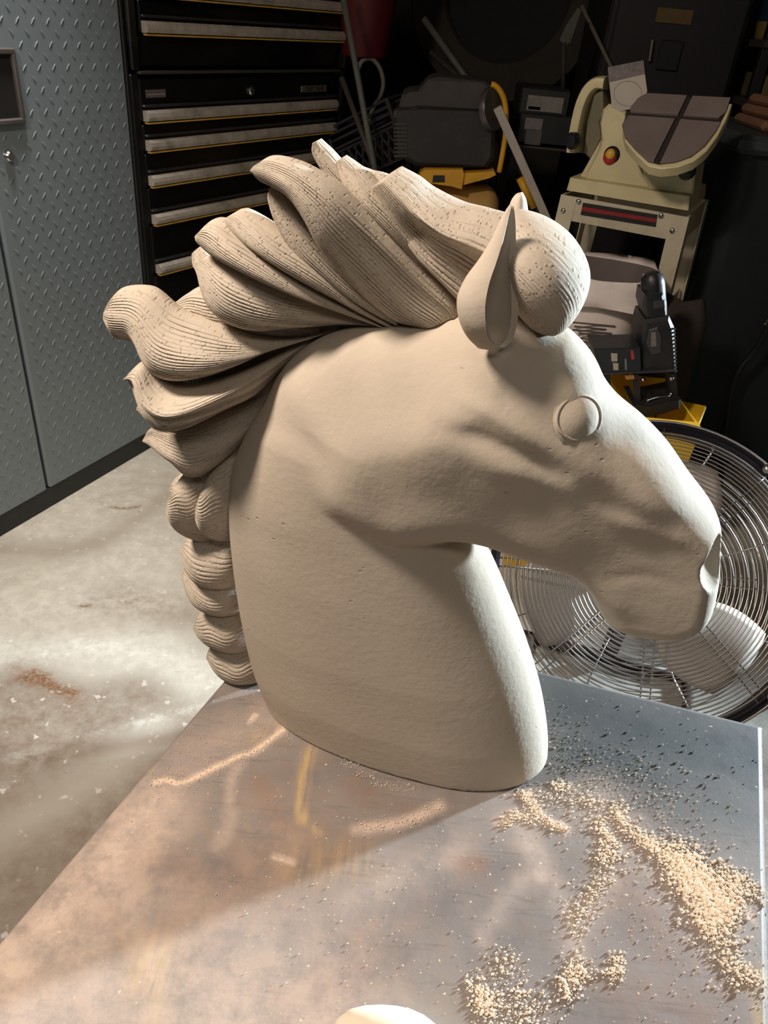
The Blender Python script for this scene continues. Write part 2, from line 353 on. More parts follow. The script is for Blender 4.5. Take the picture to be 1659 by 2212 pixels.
def stone_mat(name, strands=False):
    t = NT(name); v = t.obj()
    n1 = t.noise(v, 9, 5, .6); n2 = t.noise(v, 160, 3, .6)
    col = t.ramp(n1, [(.3, (.495, .43, .35)), (.7, (.565, .495, .41))])
    col = t.mix(t.math('MULTIPLY', n2, .22), col, (.42, .35, .27))
    vo = t.new('ShaderNodeTexVoronoi', feature='F1'); vo.inputs['Scale'].default_value = 75; t.l(t.scaled(v, (1, 1, 1.9)), vo.inputs['Vector'])
    gate = t.ramp(t.noise(v, 22, 2), [(.56, (0, 0, 0)), (.70, (1, 1, 1))])
    pit = t.math('MULTIPLY', t.ramp(vo.outputs['Distance'], [(.07, (1, 1, 1)), (.17, (0, 0, 0))]), gate)
    col = t.mix(t.math('MULTIPLY', pit, .35), col, (.20, .15, .11))
    t.l(col, t.b.inputs['Base Color']); t.b.inputs['Roughness'].default_value = .95
    t.b.inputs['Specular IOR Level'].default_value = .15
    nb = t.bump(n2, .35, .0010)
    nb = t.bump(t.noise(t.scaled(v, (1, 1, 1.6)), 110, 4, .65), .22, .0012, nb)
    nb = t.bump(t.math('SUBTRACT', 1.0, pit), .5, .0012, nb)
    if strands:
        uv = t.new('ShaderNodeUVMap', uv_map='strand').outputs[0]
        vo2 = t.new('ShaderNodeTexVoronoi', feature='F1'); vo2.inputs['Scale'].default_value = 1.0
        t.l(t.scaled(uv, (330, 560, 1)), vo2.inputs['Vector'])
        hole = t.ramp(vo2.outputs['Distance'], [(.14, (0, 0, 0)), (.34, (1, 1, 1))])
        g2 = t.ramp(t.noise(v, 30, 3), [(.32, (1, 1, 1)), (.46, (0, 0, 0))])
        hole = t.math('MAXIMUM', hole, g2)
        nb = t.bump(hole, .45, .0011, nb)
        st = t.noise(t.scaled(uv, (16, 560, 1)), 1.0, 4, .65)
        nb = t.bump(st, .6, .0022, nb)
        c2 = t.mix(t.math('MULTIPLY', t.math('SUBTRACT', 1.0, hole), .38), col, (.24, .18, .125))
        t.l(c2, t.b.inputs['Base Color'])
    t.l(nb, t.b.inputs['Normal']); return t.m
STONE = stone_mat('carved_stone'); HAIR = stone_mat('carved_stone_hair', True)

# ---- body: thickness field over the mirror plane, meshed by surface nets
g = 0.0016
sA, sB, zA, zB, nM = -0.15, 0.305, -0.004, 0.47, 0.098
gs = np.arange(sA, sB, g); gz = np.arange(zA, zB, g); gn = np.arange(-nM, nM+g, g)
GS, GZ = np.meshgrid(gs, gz, indexing='ij')
PT = np.stack([GS.ravel(), GZ.ravel()], 1)
def seg_dist(poly, closed=True):
    P = np.asarray(poly); Q = np.roll(P, -1, 0) if closed else P[1:]; P = P if closed else P[:-1]
    best = np.full(len(PT), 1e9, np.float32)
    for a, b in zip(P, Q):
        d = b-a; L = d@d+1e-12; t = np.clip(((PT-a)@d)/L, 0, 1)
        e = PT-a-t[:, None]*d; best = np.minimum(best, np.einsum('ij,ij->i', e, e))
    return np.sqrt(best)
def inside(poly):
    P = np.asarray(poly); r = np.zeros(len(PT), bool); x, y = PT.T
    for a, b in zip(P, np.roll(P, -1, 0)):
        c = (a[1] > y) != (b[1] > y)
        with np.errstate(divide='ignore', invalid='ignore'): r ^= c & (x < (b[0]-a[0])*(y-a[1])/(b[1]-a[1])+a[0])
    return r
def idw(ctrl, p=3.0):
    """ctrl [(px,py,value)] -> smooth field"""
    C = pix([c[:2] for c in ctrl]); v = np.array([c[2] for c in ctrl]); num = 0; den = 0
    for c, q in zip(C, v):
        w = 1/(((PT-c)**2).sum(1)+2e-4)**(p/2); num = num+w*q; den = den+w
    return num/den
def stroke(pts, wid, amp, side=None):
    """gaussian ridge/groove along a traced line, fading at the ends"""
    P = curve(pix(pts, .05), 40); best = np.full(len(PT), 1e9); arg = np.zeros(len(PT))
    for k, q in enumerate(P):
        d = ((PT-q)**2).sum(1); mk = d < best; best[mk] = d[mk]; arg[mk] = k/39
    w = np.interp(arg, [0, .5, 1], wid) if np.ndim(wid) else wid
    env = np.sin(np.pi*np.clip(arg*.86+.07, 0, 1))**.7
    return amp*env*np.exp(-best/(w*w))
def blob(x, y, rx, ry, ang, amp, pw=1.0):
    c = hp(x, y, .05); d = PT-c; ca, sa = math.cos(ang), math.sin(ang)
    a = (d[:, 0]*ca+d[:, 1]*sa)/rx; b = (-d[:, 0]*sa+d[:, 1]*ca)/ry
    return amp*np.exp(-(a*a+b*b)**pw)

HEAD = [(1120,640),(1195,700),(1235,722),(1270,758),(1292,790),(1312,832),(1345,872),(1400,918),(1450,970),(1495,1035),(1530,1080),(1548,1110),(1556,1140),(1553,1190),(1547,1240),
 (1532,1290),(1500,1318),(1450,1336),(1395,1337),(1340,1327),(1302,1308),(1280,1276),(1262,1240),(1230,1212),(1170,1188),(1100,1164),(1040,1142),(990,1131),(930,1137),(880,1137),
 (820,1120),(760,1095),(700,1055),(655,1005),(620,955),(598,905),(590,850),(612,795),(665,745),(740,712),(830,703),(910,698),(985,680),(1060,650)]
def closed_curve(P, n):
    P = np.asarray(P, float); Q = np.vstack([P[-2:], P, P[:3]]); k = len(P)
    return crom(Q, (len(Q)-1)*6+1)[12:12+k*6]
hpoly = closed_curve(pix(HEAD), 6)
d = seg_dist(hpoly)*np.where(inside(hpoly), 1, -1)
Wh = idw([(640,900,.058),(760,780,.060),(900,740,.062),(1050,700,.060),(1180,720,.054),(800,980,.071),(930,1040,.071),(960,900,.073),(1100,900,.071),(1230,890,.066),(1290,830,.060),
          (1180,1060,.063),(1330,1010,.058),(1450,1090,.053),(1300,1170,.054),(1420,1230,.054),(1500,1150,.052),(1350,1290,.050),(1150,1150,.059)])
Rh = idw([(640,900,.13),(740,760,.13),(900,710,.10),(1100,700,.06),(1200,720,.040),(1270,770,.038),(1310,850,.034),(1400,930,.032),(1500,1060,.028),(1540,1150,.020),(1530,1250,.024),(1420,1330,.030),(1280,1270,.026),(1150,1180,.04),
          (1000,1130,.045),(850,1120,.042),(720,1060,.045),(650,990,.07)])
t_ = np.minimum(d/Rh, 1.0)
w2h = Wh**2*(2*t_-t_*t_); w2h = np.where(t_ < 0, Wh**2*2*t_, w2h)
# neck: lofted sections between rear edge and chest edge for every height
NL = pix([(640,750),(595,800),(563,860),(540,920),(515,975),(503,1030),(499,1120),(508,1220),(525,1330),(548,1430),(572,1490),(590,1540)])
NR = pix([(1010,1060),(1000,1110),(1008,1138),(1035,1170),(1064,1215),(1103,1305),(1142,1405),(1170,1500),(1183,1585),(1182,1640),(1178,1680)])
zz = PT[:, 1]
def edge_at(E):
    E = curve(E, 200); o = np.argsort(E[:, 1]); return np.interp(zz, E[o, 1], E[o, 0])
sl = edge_at(NL); sr = edge_at(NR)
top = np.clip((zz-.40)/.08, 0, 1)
Wn = np.interp(zz, [-.01, .0, .05, .12, .2, .28, .34, .40], [.066, .067, .070, .070, .066, .060, .056, .050])
fr = np.interp(zz, [0, .1, .2, .3, .4], [.66, .66, .62, .58, .55])
sm = sl+(sr-sl)*fr; x_ = PT[:, 0]-sm; rad = np.where(x_ < 0, sm-sl, sr-sm)
q_ = np.abs(x_)/np.maximum(rad, .01)
w2n = Wn**2*(1-q_**2.0)
f_ = np.clip((zz-.33)/.09, 0, 1); w2n = w2n*(1-f_*f_*(3-2*f_))-f_*.0012
# smooth union in w^2
k_ = .00075
hh = np.clip(.5+.5*(w2h-w2n)/k_, 0, 1); w2 = w2n*(1-hh)+w2h*hh+k_*hh*(1-hh)
# relief
rel = np.zeros(len(PT))
rel += stroke([(1010,850),(1080,880),(1150,925),(1200,965)], .0068, .0066)          # cheek ridges
rel += stroke([(960,905),(1050,925),(1130,965),(1210,1010)], .0072, -.0066)
rel += stroke([(1010,955),(1090,985),(1180,1015),(1280,1065)], .010, .0045)
rel += stroke([(1180,985),(1260,1040),(1340,1095),(1430,1140)], .010, -.0024)
rel += stroke([(1250,985),(1330,1035),(1420,1085),(1510,1120)], .014, .0055)       # nasal ridge
rel += stroke([(1310,980),(1390,1030),(1470,1075)], .012, -.0010)
rel += stroke([(1290,1090),(1370,1125),(1450,1155),(1500,1170)], .008, .0048)
rel += stroke([(1330,1150),(1420,1185),(1500,1200)], .014, -.0014)
rel += stroke([(1290,1248),(1340,1240),(1400,1238),(1470,1262)], .006, -.0014)     # mouth
rel += stroke([(1270,1235),(1300,1290),(1350,1320)], .010, .0030)
rel += blob(1215, 930, .032, .020, -.5, -.0038)                                     # eye socket
rel += blob(1140, 845, .034, .026, -.6, -.0040)
rel += stroke([(1175,800),(1220,828),(1262,850),(1284,868)], .011, .0058)          # brow
rel += stroke([(1296,900),(1302,930),(1286,965)], .008, .0012)
rel += blob(1255, 905, .026, .021, .3, .0030)
rel += blob(1330, 935, .034, .02, -.7, -.0018)
rel += blob(860, 960, .085, .055, -.3, .004)
rel += stroke([(640,965),(700,1045),(790,1100),(900,1125)], .016, .0030)
rel += stroke([(770,730),(880,722),(985,705)], .016, .004)
rel *= .62
w_ = np.sqrt(np.maximum(w2, 0)); we = np.maximum(w2, -1)+2*w_*rel*np.clip(w_/.03, 0, 1)
W2 = we.reshape(GS.shape).astype(np.float32)
Fv = (gn[None, None, :]**2).astype(np.float32)-W2[:, :, None]
Fv = Fv/(2*np.sqrt(np.abs(W2)+4e-4))[:, :, None]
# nostril scoops
for sg in (1, -1):
    c = hp(1576, 1190, .02)
    e = np.sqrt(((GS-c[0])/.026)[:, :, None]**2+((GZ-c[1])/.026)[:, :, None]**2+((gn-sg*.045)/.036)[None, None, :]**2)
    Fv = np.maximum(Fv, (.014*(1-e)).astype(np.float32))
Fv = np.maximum(Fv, -(GZ[:, :, None]-.0008).astype(np.float32))

def surface_nets(Fv, org, g):
    nx, ny, nz = Fv.shape; sg = Fv < 0
    c = sg[:-1, :-1, :-1].astype(np.int8)
    for dx, dy, dz in [(1,0,0),(0,1,0),(0,0,1),(1,1,0),(1,0,1),(0,1,1),(1,1,1)]: c = c+sg[dx:nx-1+dx, dy:ny-1+dy, dz:nz-1+dz]
    act = (c > 0) & (c < 8); I = np.argwhere(act); idx = np.full(act.shape, -1, np.int32); idx[act] = np.arange(len(I))
    acc = np.zeros((len(I), 3)); cnt = np.zeros(len(I))
    co = [(0,0,0),(1,0,0),(0,1,0),(0,0,1),(1,1,0),(1,0,1),(0,1,1),(1,1,1)]
    val = {o: Fv[I[:, 0]+o[0], I[:, 1]+o[1], I[:, 2]+o[2]] for o in co}
    for a in co:
        for ax in range(3):
            if a[ax]: continue
            b = list(a); b[ax] = 1; b = tuple(b); va, vb = val[a], val[b]; m_ = (va < 0) != (vb < 0)
            t = np.where(m_, va/(va-vb+1e-20), 0)
            p = np.tile(np.array(a, float), (len(I), 1)); p[:, ax] += t
            acc[m_] += p[m_]; cnt[m_] += 1
    V = org+(I+acc/cnt[:, None])*g; Q = []
    for ax in range(3):
        o1, o2 = (ax+1) % 3, (ax+2) % 3
        sl = [slice(1, None)]*3; sl[ax] = slice(None, -1)
        s0 = [slice(1, -1)]*3; s0[ax] = slice(0, -1); s1 = [slice(1, -1)]*3; s1[ax] = slice(1, None)
        A = sg[tuple(s0)]; B = sg[tuple(s1)]; E_ = np.argwhere(A != B)
        if not len(E_): continue
        fl = A[tuple(E_.T)]; E_ = E_.copy(); off = np.array([1, 1, 1]); off[ax] = 0; E_ = E_+off
        def id_(d1, d2):
            q = E_.copy(); q[:, o1] -= d1; q[:, o2] -= d2; return idx[tuple(q.T)]
        f_ = np.stack([id_(1, 1), id_(0, 1), id_(0, 0), id_(1, 0)], 1)
        f_[~fl] = f_[~fl][:, ::-1]; Q.append(f_)
    return V, np.vstack(Q)
V, Q = surface_nets(Fv, np.array([sA, zA, -nM]), g)
# light relaxation
for _ in range(2):
    acc = np.zeros_like(V); cnt = np.zeros(len(V))
    for a, b in ((0, 1), (1, 2), (2, 3), (3, 0)):
        np.add.at(acc, Q[:, a], V[Q[:, b]]); np.add.at(acc, Q[:, b], V[Q[:, a]]); np.add.at(cnt, Q[:, a], 1); np.add.at(cnt, Q[:, b], 1)
    low = V[:, 1] < .004
    Vn = V*.5+acc/cnt[:, None]*.5; Vn[low] = V[low]; V = Vn
VW = HP+V[:, :1]*HD+V[:, 1:2]*HZ+V[:, 2:3]*HN
horse = thing('horse_head_sculpture', (HP[0], HP[1], TZ), 'large carved pale stone horse head with flowing mane standing on the steel table', 'sculpture')
link('body', fast_mesh('body', VW, Q), STONE, horse, smooth=True)
del Fv

# ---- mane locks: lofted between two traced edges
def lock(name, A, B, n0, T, prof=None, K=14, groove=.0014, nu=96, nv=210, mat=None, parent=None, tip=.0, seed=0, wob=.25):
    nn = lambda a: crom(a, nu)[:, 0]
    N0 = nn(n0) if np.ndim(n0) else np.full(nu, n0)
    Tt = nn(T) if np.ndim(T) else np.full(nu, T)
    a = curve(A, nu); b = curve(B, nu)
    pa = np.array([hp(*p, n) for p, n in zip(a, N0)]); pb = np.array([hp(*p, n) for p, n in zip(b, N0)])
    half = int(nv*.72); th = np.r_[np.linspace(0, math.pi, half, endpoint=False), np.linspace(math.pi, 2*math.pi, nv-half, endpoint=False)]
    v = (1-np.cos(th))/2; sn = np.sin(th)
    if prof is not None:
        pr = [prof] if isinstance(prof[0], tuple) else prof
        # prof: stations along u, each list of (v,h)
        H = np.stack([np.interp(v, crom(st, 60)[:, 0], crom(st, 60)[:, 1]) for st in pr])
        uu = np.linspace(0, len(pr)-1, nu); i = np.minimum(uu.astype(int), max(len(pr)-2, 0)); f = (uu-i)[:, None]
        H = H[i] if len(pr) == 1 else H[i]*(1-f)+H[np.minimum(i+1, len(pr)-1)]*f
    else: H = np.ones((nu, nv))
    r = np.random.default_rng(seed+11); u = np.linspace(0, 1, nu)
    ph = sum(r.uniform(-1, 1)*wob*np.sin(2*math.pi*(k*u[:, None]*.5+r.uniform())+3*v[None]) for k in (1, 2, 3, 5))
    KK = K*1.55; gr = np.cos(2*math.pi*(KK*v[None]+ph*1.3)); gr = -np.clip(-gr+.1, 0, 1.1)**1.1
    am = groove*(.65+.35*np.sin(2*math.pi*(3*v[None]+2*u[:, None]+r.uniform())))
    cap = np.ones(nu)
    front = (sn > 0)[None]
    Wd = np.linalg.norm(pb-pa, axis=1)
    off = Tt[:, None]*sn[None]*np.where(front, H, .9)*cap[:, None]+gr*am*np.sign(sn)[None]*np.clip(np.abs(sn)[None]*2, 0, 1)
    s = pa[:, 0:1]*(1-v)+pb[:, 0:1]*v; z = pa[:, 1:2]*(1-v)+pb[:, 1:2]*v; n = N0[:, None]+off
    z = np.maximum(z, .0009)
    P = HP+s[..., None]*HD+z[..., None]*HZ+n[..., None]*HN
    Vv = P.reshape(-1, 3); i, j = np.meshgrid(np.arange(nu-1), np.arange(nv), indexing='ij'); j2 = (j+1) % nv
    Qd = np.stack([i*nv+j, (i+1)*nv+j, (i+1)*nv+j2, i*nv+j2], -1).reshape(-1, 4)
    tri = []
    for e, sgn in ((0, 1), (nu-1, -1)):
        ring = Vv[e*nv:(e+1)*nv]; c = ring.mean(0); base = len(Vv)
        Vv = np.vstack([Vv, c+(ring-c)*.55, c+(ring-c)*.08])
        k = np.arange(nv); k2 = (k+1) % nv
        for r0, r1 in ((e*nv, base), (base, base+nv)):
            q_ = np.stack([r0+k, r0+k2, r1+k2, r1+k], 1); tri.append(q_ if sgn > 0 else q_[:, ::-1])
    me = fast_mesh(name, Vv, np.vstack([Qd]+tri))
    uv = me.uv_layers.new(name='strand'); L = np.linalg.norm(np.diff((pa+pb)/2, axis=0), axis=1).sum()
    UU = np.zeros((len(Vv), 2)); UU[:nu*nv, 0] = np.repeat(u*L, nv); UU[:nu*nv, 1] = (np.abs(v-.5)[None]*0+v[None]*Wd.mean()).repeat(nu, 0).ravel()
    UU[nu*nv:] = UU[0]
    li = np.empty(len(me.loops), np.int32); me.loops.foreach_get('vertex_index', li); uv.data.foreach_set('uv', UU[li].astype(np.float32).ravel())
    return link(name, me, mat or HAIR, parent or horse, smooth=True)
RIDGE = [(0,.9),(.15,1.15),(.28,1.25),(.38,.95),(.5,.55),(.75,.35),(1,.6)]
DBL = [(0,1),(.25,1.1),(.5,.8),(.75,1.1),(1,1)]
lock('mane_base', [(1070,520),(980,480),(900,470),(800,470),(720,490),(640,520),(560,560),(490,620),(430,710),(400,800),(400,900),(430,1000),(440,1100),(450,1250),(480,1380),(515,1462)],
     [(1070,650),(985,685),(900,712),(760,722),(690,755),(640,800),(600,860),(575,900),(555,960),(545,1000),(535,1100),(540,1250),(560,1380),(585,1462)], [-.012,-.012,-.018,-.025,-.029,-.032,-.035,-.037], [.010,.008,.010,.014,.022,.022,.021,.020], K=16)
lock('mane_lock', [(1170,540),(1120,474),(1060,452),(1000,437),(940,408),(905,382),(866,361)], [(1110,690),(1050,676),(1000,655),(950,606),(895,550),(848,484),(806,401)],
     [.008,.008,.006,.0,-.004], [.036,.036,.038,.036,.024], [RIDGE, RIDGE, RIDGE, [(0,.8),(.3,1.1),(.6,1.0),(1,.8)]], K=11, seed=1)
lock('mane_lock', [(1000,668),(985,640),(930,582),(870,522),(800,458),(740,402),(690,370),(640,346),(590,336),(562,350)],
     [(900,700),(850,690),(800,655),(745,600),(695,535),(660,470),(630,428),(592,403),(566,390),(556,370)],
     [-.008,-.004,.004,.012,.014,.008], [.022,.026,.030,.032,.026,.018], [[(0,1.2),(.12,1.15),(.25,.85),(.5,1),(.8,1),(1,.8)], [(0,1.1),(.3,1),(.5,1),(.75,.9),(1,.7)]], K=13, seed=2)
lock('mane_lock', [(860,660),(780,590),(710,510),(660,450),(625,412),(600,399)], [(870,700),(800,662),(720,610),(650,556),(604,486),(584,430),(590,403)], [-.012,-.006,.0,.0], [.02,.026,.024,.014], K=9, seed=3)
lock('mane_lock', [(860,450),(790,388),(745,352),(715,320),(692,300)], [(850,530),(780,455),(730,402),(697,366),(677,330),(678,308)], [-.03,-.03,-.03,-.03], [.014,.018,.016,.010], K=7, seed=4)
lock('mane_lock', [(935,540),(870,450),(805,380),(768,350),(746,336)], [(985,650),(900,560),(830,492),(770,432),(735,378),(730,346)], [-.02,-.012,-.008,-.012], [.018,.026,.024,.012], K=9, seed=5)
lock('mane_lock', [(920,470),(850,386),(800,367),(762,352)], [(920,540),(850,465),(800,412),(762,372)], -.026, [.02,.02,.02,.01], K=6, seed=6)
lock('mane_lock', [(870,696),(800,655),(740,602),(690,560),(640,525),(600,496),(560,468),(530,453),(512,456)], [(840,696),(750,645),(660,596),(580,548),(530,512),(500,482),(497,466)],
     [-.012,-.004,.004,.006,.0], [.016,.022,.028,.028,.018], K=9, seed=7)
lock('mane_lock', [(830,690),(740,640),(650,588),(580,540),(525,500),(485,473),(460,474),(445,490)], [(850,702),(770,672),(690,642),(600,606),(520,574),(470,550),(441,524),(438,508)],
     [-.012,-.002,.008,.010,.004], [.016,.024,.030,.028,.018], K=10, seed=8)
lock('mane_lock', [(850,694),(760,665),(680,636),(600,602),(530,570),(485,552),(462,545),(447,552)], [(850,703),(760,694),(640,702),(560,708),(502,692),(464,662),(446,622),(441,580)],
     [-.014,-.008,.0,.004,.0], [.012,.020,.028,.030,.020], K=13, seed=9)
lock('mane_lock', [(520,590),(480,560),(452,538),(433,532)], [(520,650),(470,612),(444,592),(424,574),(420,548)], -.022, [.02,.02,.018,.010], K=7, seed=10)
lock('mane_lock', [(700,690),(600,650),(520,624),(440,618),(405,634),(376,655)], [(700,720),(620,724),(540,722),(470,712),(415,690),(380,668)], [-.02,-.016,-.016,-.02], [.014,.022,.024,.016], K=10, seed=11)
lock('mane_lock', [(740,700),(660,722),(600,726),(540,718),(470,700),(420,684),(385,668),(362,648),(340,628),(318,618),(285,617),(262,623),(246,640)],
     [(740,706),(670,722),(600,742),(540,772),(480,797),(400,816),(350,808),(324,782),(312,752),(298,735),(275,733),(257,727),(250,700)], [-.016,-.010,.0,.010,.012,.006,-.002], [.010,.018,.028,.034,.030,.024,.018],
     [[(0,1),(.5,1),(1,1)], [(0,.6),(.25,.95),(.6,1.15),(1,1)], [(0,.9),(.5,1.1),(1,.9)]], K=15, seed=12)
lock('mane_lock', [(690,716),(640,742),(590,770),(540,796),(450,828),(390,836),(352,818),(325,776),(306,780),(293,794)], [(650,760),(600,806),(555,850),(500,876),(420,914),(372,924),(345,908),(318,884),(302,852),(291,812)],
     [-.016,-.004,.012,.022,.020,.010], [.012,.020,.030,.034,.030,.02], [[(0,1),(.2,1.2),(.4,1.0),(1,.8)], [(0,1.2),(.25,1.25),(.5,.8),(1,.7)]], K=12, seed=13)
lock('mane_lock', [(430,850),(370,846),(330,850),(308,862)], [(430,918),(372,926),(334,906),(308,882)], -.016, [.022,.022,.02,.012], K=6, seed=14)
lock('mane_lock', [(620,800),(575,850),(500,880),(430,912),(395,920),(365,915),(342,914),(322,928)], [(560,930),(520,962),(470,1004),(440,1022),(412,1020),(385,988),(352,966),(322,946)],
     [-.022,-.014,-.008,-.006,-.012], [.012,.02,.026,.026,.014], [[(0,.8),(.3,.7),(.6,1),(1,1)]], K=12, seed=15)
lock('mane_lock', [(480,1030),(455,1022),(430,1018),(400,1023),(384,1042),(382,1064)], [(490,1155),(462,1163),(435,1158),(408,1138),(391,1108),(383,1080)], [-.03,-.024,-.020,-.020], [.02,.030,.034,.022], K=15, seed=16, wob=.5)
lock('mane_lock', [(545,965),(510,972),(480,992),(455,1022),(440,1058),(438,1080)], [(550,1140),(520,1156),(495,1160),(470,1148),(452,1124),(441,1096)], [-.024,-.014,-.010,-.012], [.02,.030,.034,.018], K=13, seed=26, wob=.4)
lock('mane_lock', [(440,1030),(400,1020),(378,1034)], [(440,1110),(395,1095),(374,1056)], -.045, [.02,.02,.012], K=5, seed=17)
lock('mane_lock', [(550,1158),(500,1166),(450,1150),(420,1148),(405,1160)], [(550,1250),(500,1258),(450,1250),(418,1222),(404,1180)], [-.035,-.024,-.024,-.03], [.02,.032,.032,.018], K=9, seed=18)
lock('mane_lock', [(550,1235),(500,1240),(450,1225),(420,1205),(406,1212)], [(550,1312),(500,1316),(455,1304),(420,1275),(406,1238)], [-.036,-.027,-.028,-.034], [.02,.030,.030,.018], K=9, seed=19)
lock('mane_lock', [(560,1300),(510,1306),(465,1300),(437,1318),(430,1330)], [(560,1398),(520,1398),(475,1384),(446,1364),(433,1345)], [-.036,-.030,-.032,-.036], [.02,.030,.030,.018], K=9, seed=20)
lock('mane_lock', [(580,1380),(530,1386),(490,1372),(466,1374),(457,1390)], [(590,1462),(548,1464),(510,1460),(480,1440),(460,1408)], [-.036,-.030,-.034,-.040], [.02,.028,.028,.018], K=8, seed=21)
# ---- forelock hanging over the brow
lock('forelock', [(1085,500),(1108,458),(1180,474),(1242,520),(1275,590),(1254,655),(1206,700)], [(1080,560),(1090,600),(1110,650),(1135,685),(1160,700),(1180,706),(1198,707)],
     [.0,.0,.0,.0], [.035,.058,.062,.05,.02], K=17, seed=22, groove=.0005)
# ---- ears
def surf_n(px, py):
    s, z = hp(px, py, .05); i = int(round((s-sA)/g)); j = int(round((z-zA)/g)); return math.sqrt(max(W2[i, j], 0))
def ear(sgn):
    st = [((1030,748),(1092,748),.052,.12), ((1008,724),(1114,730),.056,.85), ((992,690),(1126,700),.060,1), ((987,645),(1128,650),.060,1), ((1004,602),(1124,604),.058,1),
          ((1033,562),(1120,562),.055,1), ((1058,522),(1118,522),.052,1), ((1076,485),(1116,486),.049,1), ((1090,458),(1113,462),.047,1), ((1100,443),(1110,446),.046,1)]
    Lp = np.array([hp(*a, n) for a, b, n, o in st]); Rp = np.array([hp(*b, n) for a, b, n, o in st]); nc = np.array([q[2] for q in st]); op = np.array([q[3] for q in st])
    k = 70; Lp = crom(Lp, k); Rp = crom(Rp, k); nc = crom(nc, k)[:, 0]; op = np.clip(crom(op, k)[:, 0], 0, 1)
    c = (Lp+Rp)/2; a = np.linalg.norm(Rp-Lp, axis=1)/2; ax = (Rp-Lp)/(2*a[:, None]); m_ = 40; V = []
    for q in range(k):
        f0 = math.radians(30+64*op[q]); f1 = math.radians(390-46*op[q]-14*op[q]); ph = np.linspace(f0, f1, m_); t = min(.0050, a[q]*.4)
        for rr, phs in ((a[q], ph), (a[q]-t, ph[::-1])):
            for p in phs:
                sz = c[q]+ax[q]*(rr*math.cos(p)); V.append(h3(sz[0], sz[1], sgn*(nc[q]+rr*.72*math.sin(p))))
    n2 = 2*m_; i, j = np.meshgrid(np.arange(k-1), np.arange(n2), indexing='ij'); j2 = (j+1) % n2
    Qd = np.stack([i*n2+j, (i+1)*n2+j, (i+1)*n2+j2, i*n2+j2], -1).reshape(-1, 4).tolist()
    for e in (0, k-1):
        for j in range(m_-1): Qd.append([e*n2+j, e*n2+j+1, e*n2+n2-2-j, e*n2+n2-1-j])
    mb = MB(); mb.add(V, Qd); return mb.build('ear', STONE, horse, auto=50)
ear(1); 
lock('ear', [(1085,540),(1095,470),(1103,436),(1114,420),(1124,417)], [(1142,540),(1143,490),(1141,455),(1137,432),(1131,420)], -.048, [.02,.018,.014,.007], groove=0, K=1, mat=STONE, nu=40, nv=40)
# ---- eyes with lids
def sn(s_, z_):
    i = int(round((s_-sA)/g)); j = int(round((z_-zA)/g)); return math.sqrt(max(W2[i, j], 0))
for sgn in (1, -1):
    n = surf_n(1255, 905); c = hp(1254, 905, n); h_ = .014
    ds = (sn(c[0]+h_, c[1])-sn(c[0]-h_, c[1]))/(2*h_); dz = (sn(c[0], c[1]+h_)-sn(c[0], c[1]-h_))/(2*h_)
    nv = np.array([-ds, -dz, 1.0]); nv /= np.linalg.norm(nv); n = (sn(c[0]+h_, c[1])+sn(c[0]-h_, c[1])+sn(c[0], c[1]+h_)+sn(c[0], c[1]-h_)+2*sn(*c))/6+.0015
    t1 = np.array([1, 0, ds]); t1 /= np.linalg.norm(t1); t2 = np.cross(nv, t1)
    W3 = lambda q: h3(q[0], q[1], sgn*q[2]); ctr = np.array([c[0], c[1], n]); nw = HD*nv[0]+HZ*nv[1]+HN*nv[2]*sgn
    R = .030; prof = [(R*math.sin(t), R*math.cos(t)) for t in np.linspace(0.001, .75, 14)]
    MB().lathe(prof, W3(ctr-nv*.0258), nw, seg=36, cap=False).build('eye', STONE, horse, smooth=True)
    ring = [W3(ctr+t1*.0185*math.cos(t)+t2*.0152*math.sin(t)-nv*(.0008+.0012*math.cos(t)**2)) for t in np.linspace(0, 2*math.pi, 48, endpoint=False)]
    MB().tube(ring, .0014, 8, closed=True).build('eyelid', STONE, horse, smooth=True)
# ================================================================== grey diamond plate cabinet on the left
def fr(ang):
    a = math.radians(ang); return np.array([math.sin(a), math.cos(a), 0]), np.array([math.cos(a), -math.sin(a), 0])
KA, KB = fr(23); KO = np.array([-.819, 2.37, 0])
def kp(along, out, z): return KO+KA*along+KB*out+ZU*z
KROT = np.stack([KA, KB, ZU], 1)
cab_m = simple('grey_powder_coat', (130,141,147), .38, .2, .05, 14); cab_dk = simple('dark_plastic', (78,73,71), .45, 0, .15, 40); chrome = simple('chrome', (205,205,205), .18, 1.0, .05)
kick_m = simple('kick_panel', (40,44,46), .6, 0, .15, 15)
cab = thing('storage_cabinet', kp(-.55, -.25, 0), 'tall grey diamond plate storage cabinet with recessed dark pull at left edge', 'cabinet')
MB().box(kp(-.5, -.262, .95), (1.02, .46, 1.77), KROT, .004).build('carcass', cab_m, cab)
MB().box(kp(-.5, -.245, .034), (1.02, .47, .062), KROT).build('kick_panel', kick_m, cab)
MB().box(kp(.006, -.20, .95), (.012, .40, 1.77), KROT, .002).build('side_panel', simple('black_side', (24,24,25), .5), cab)
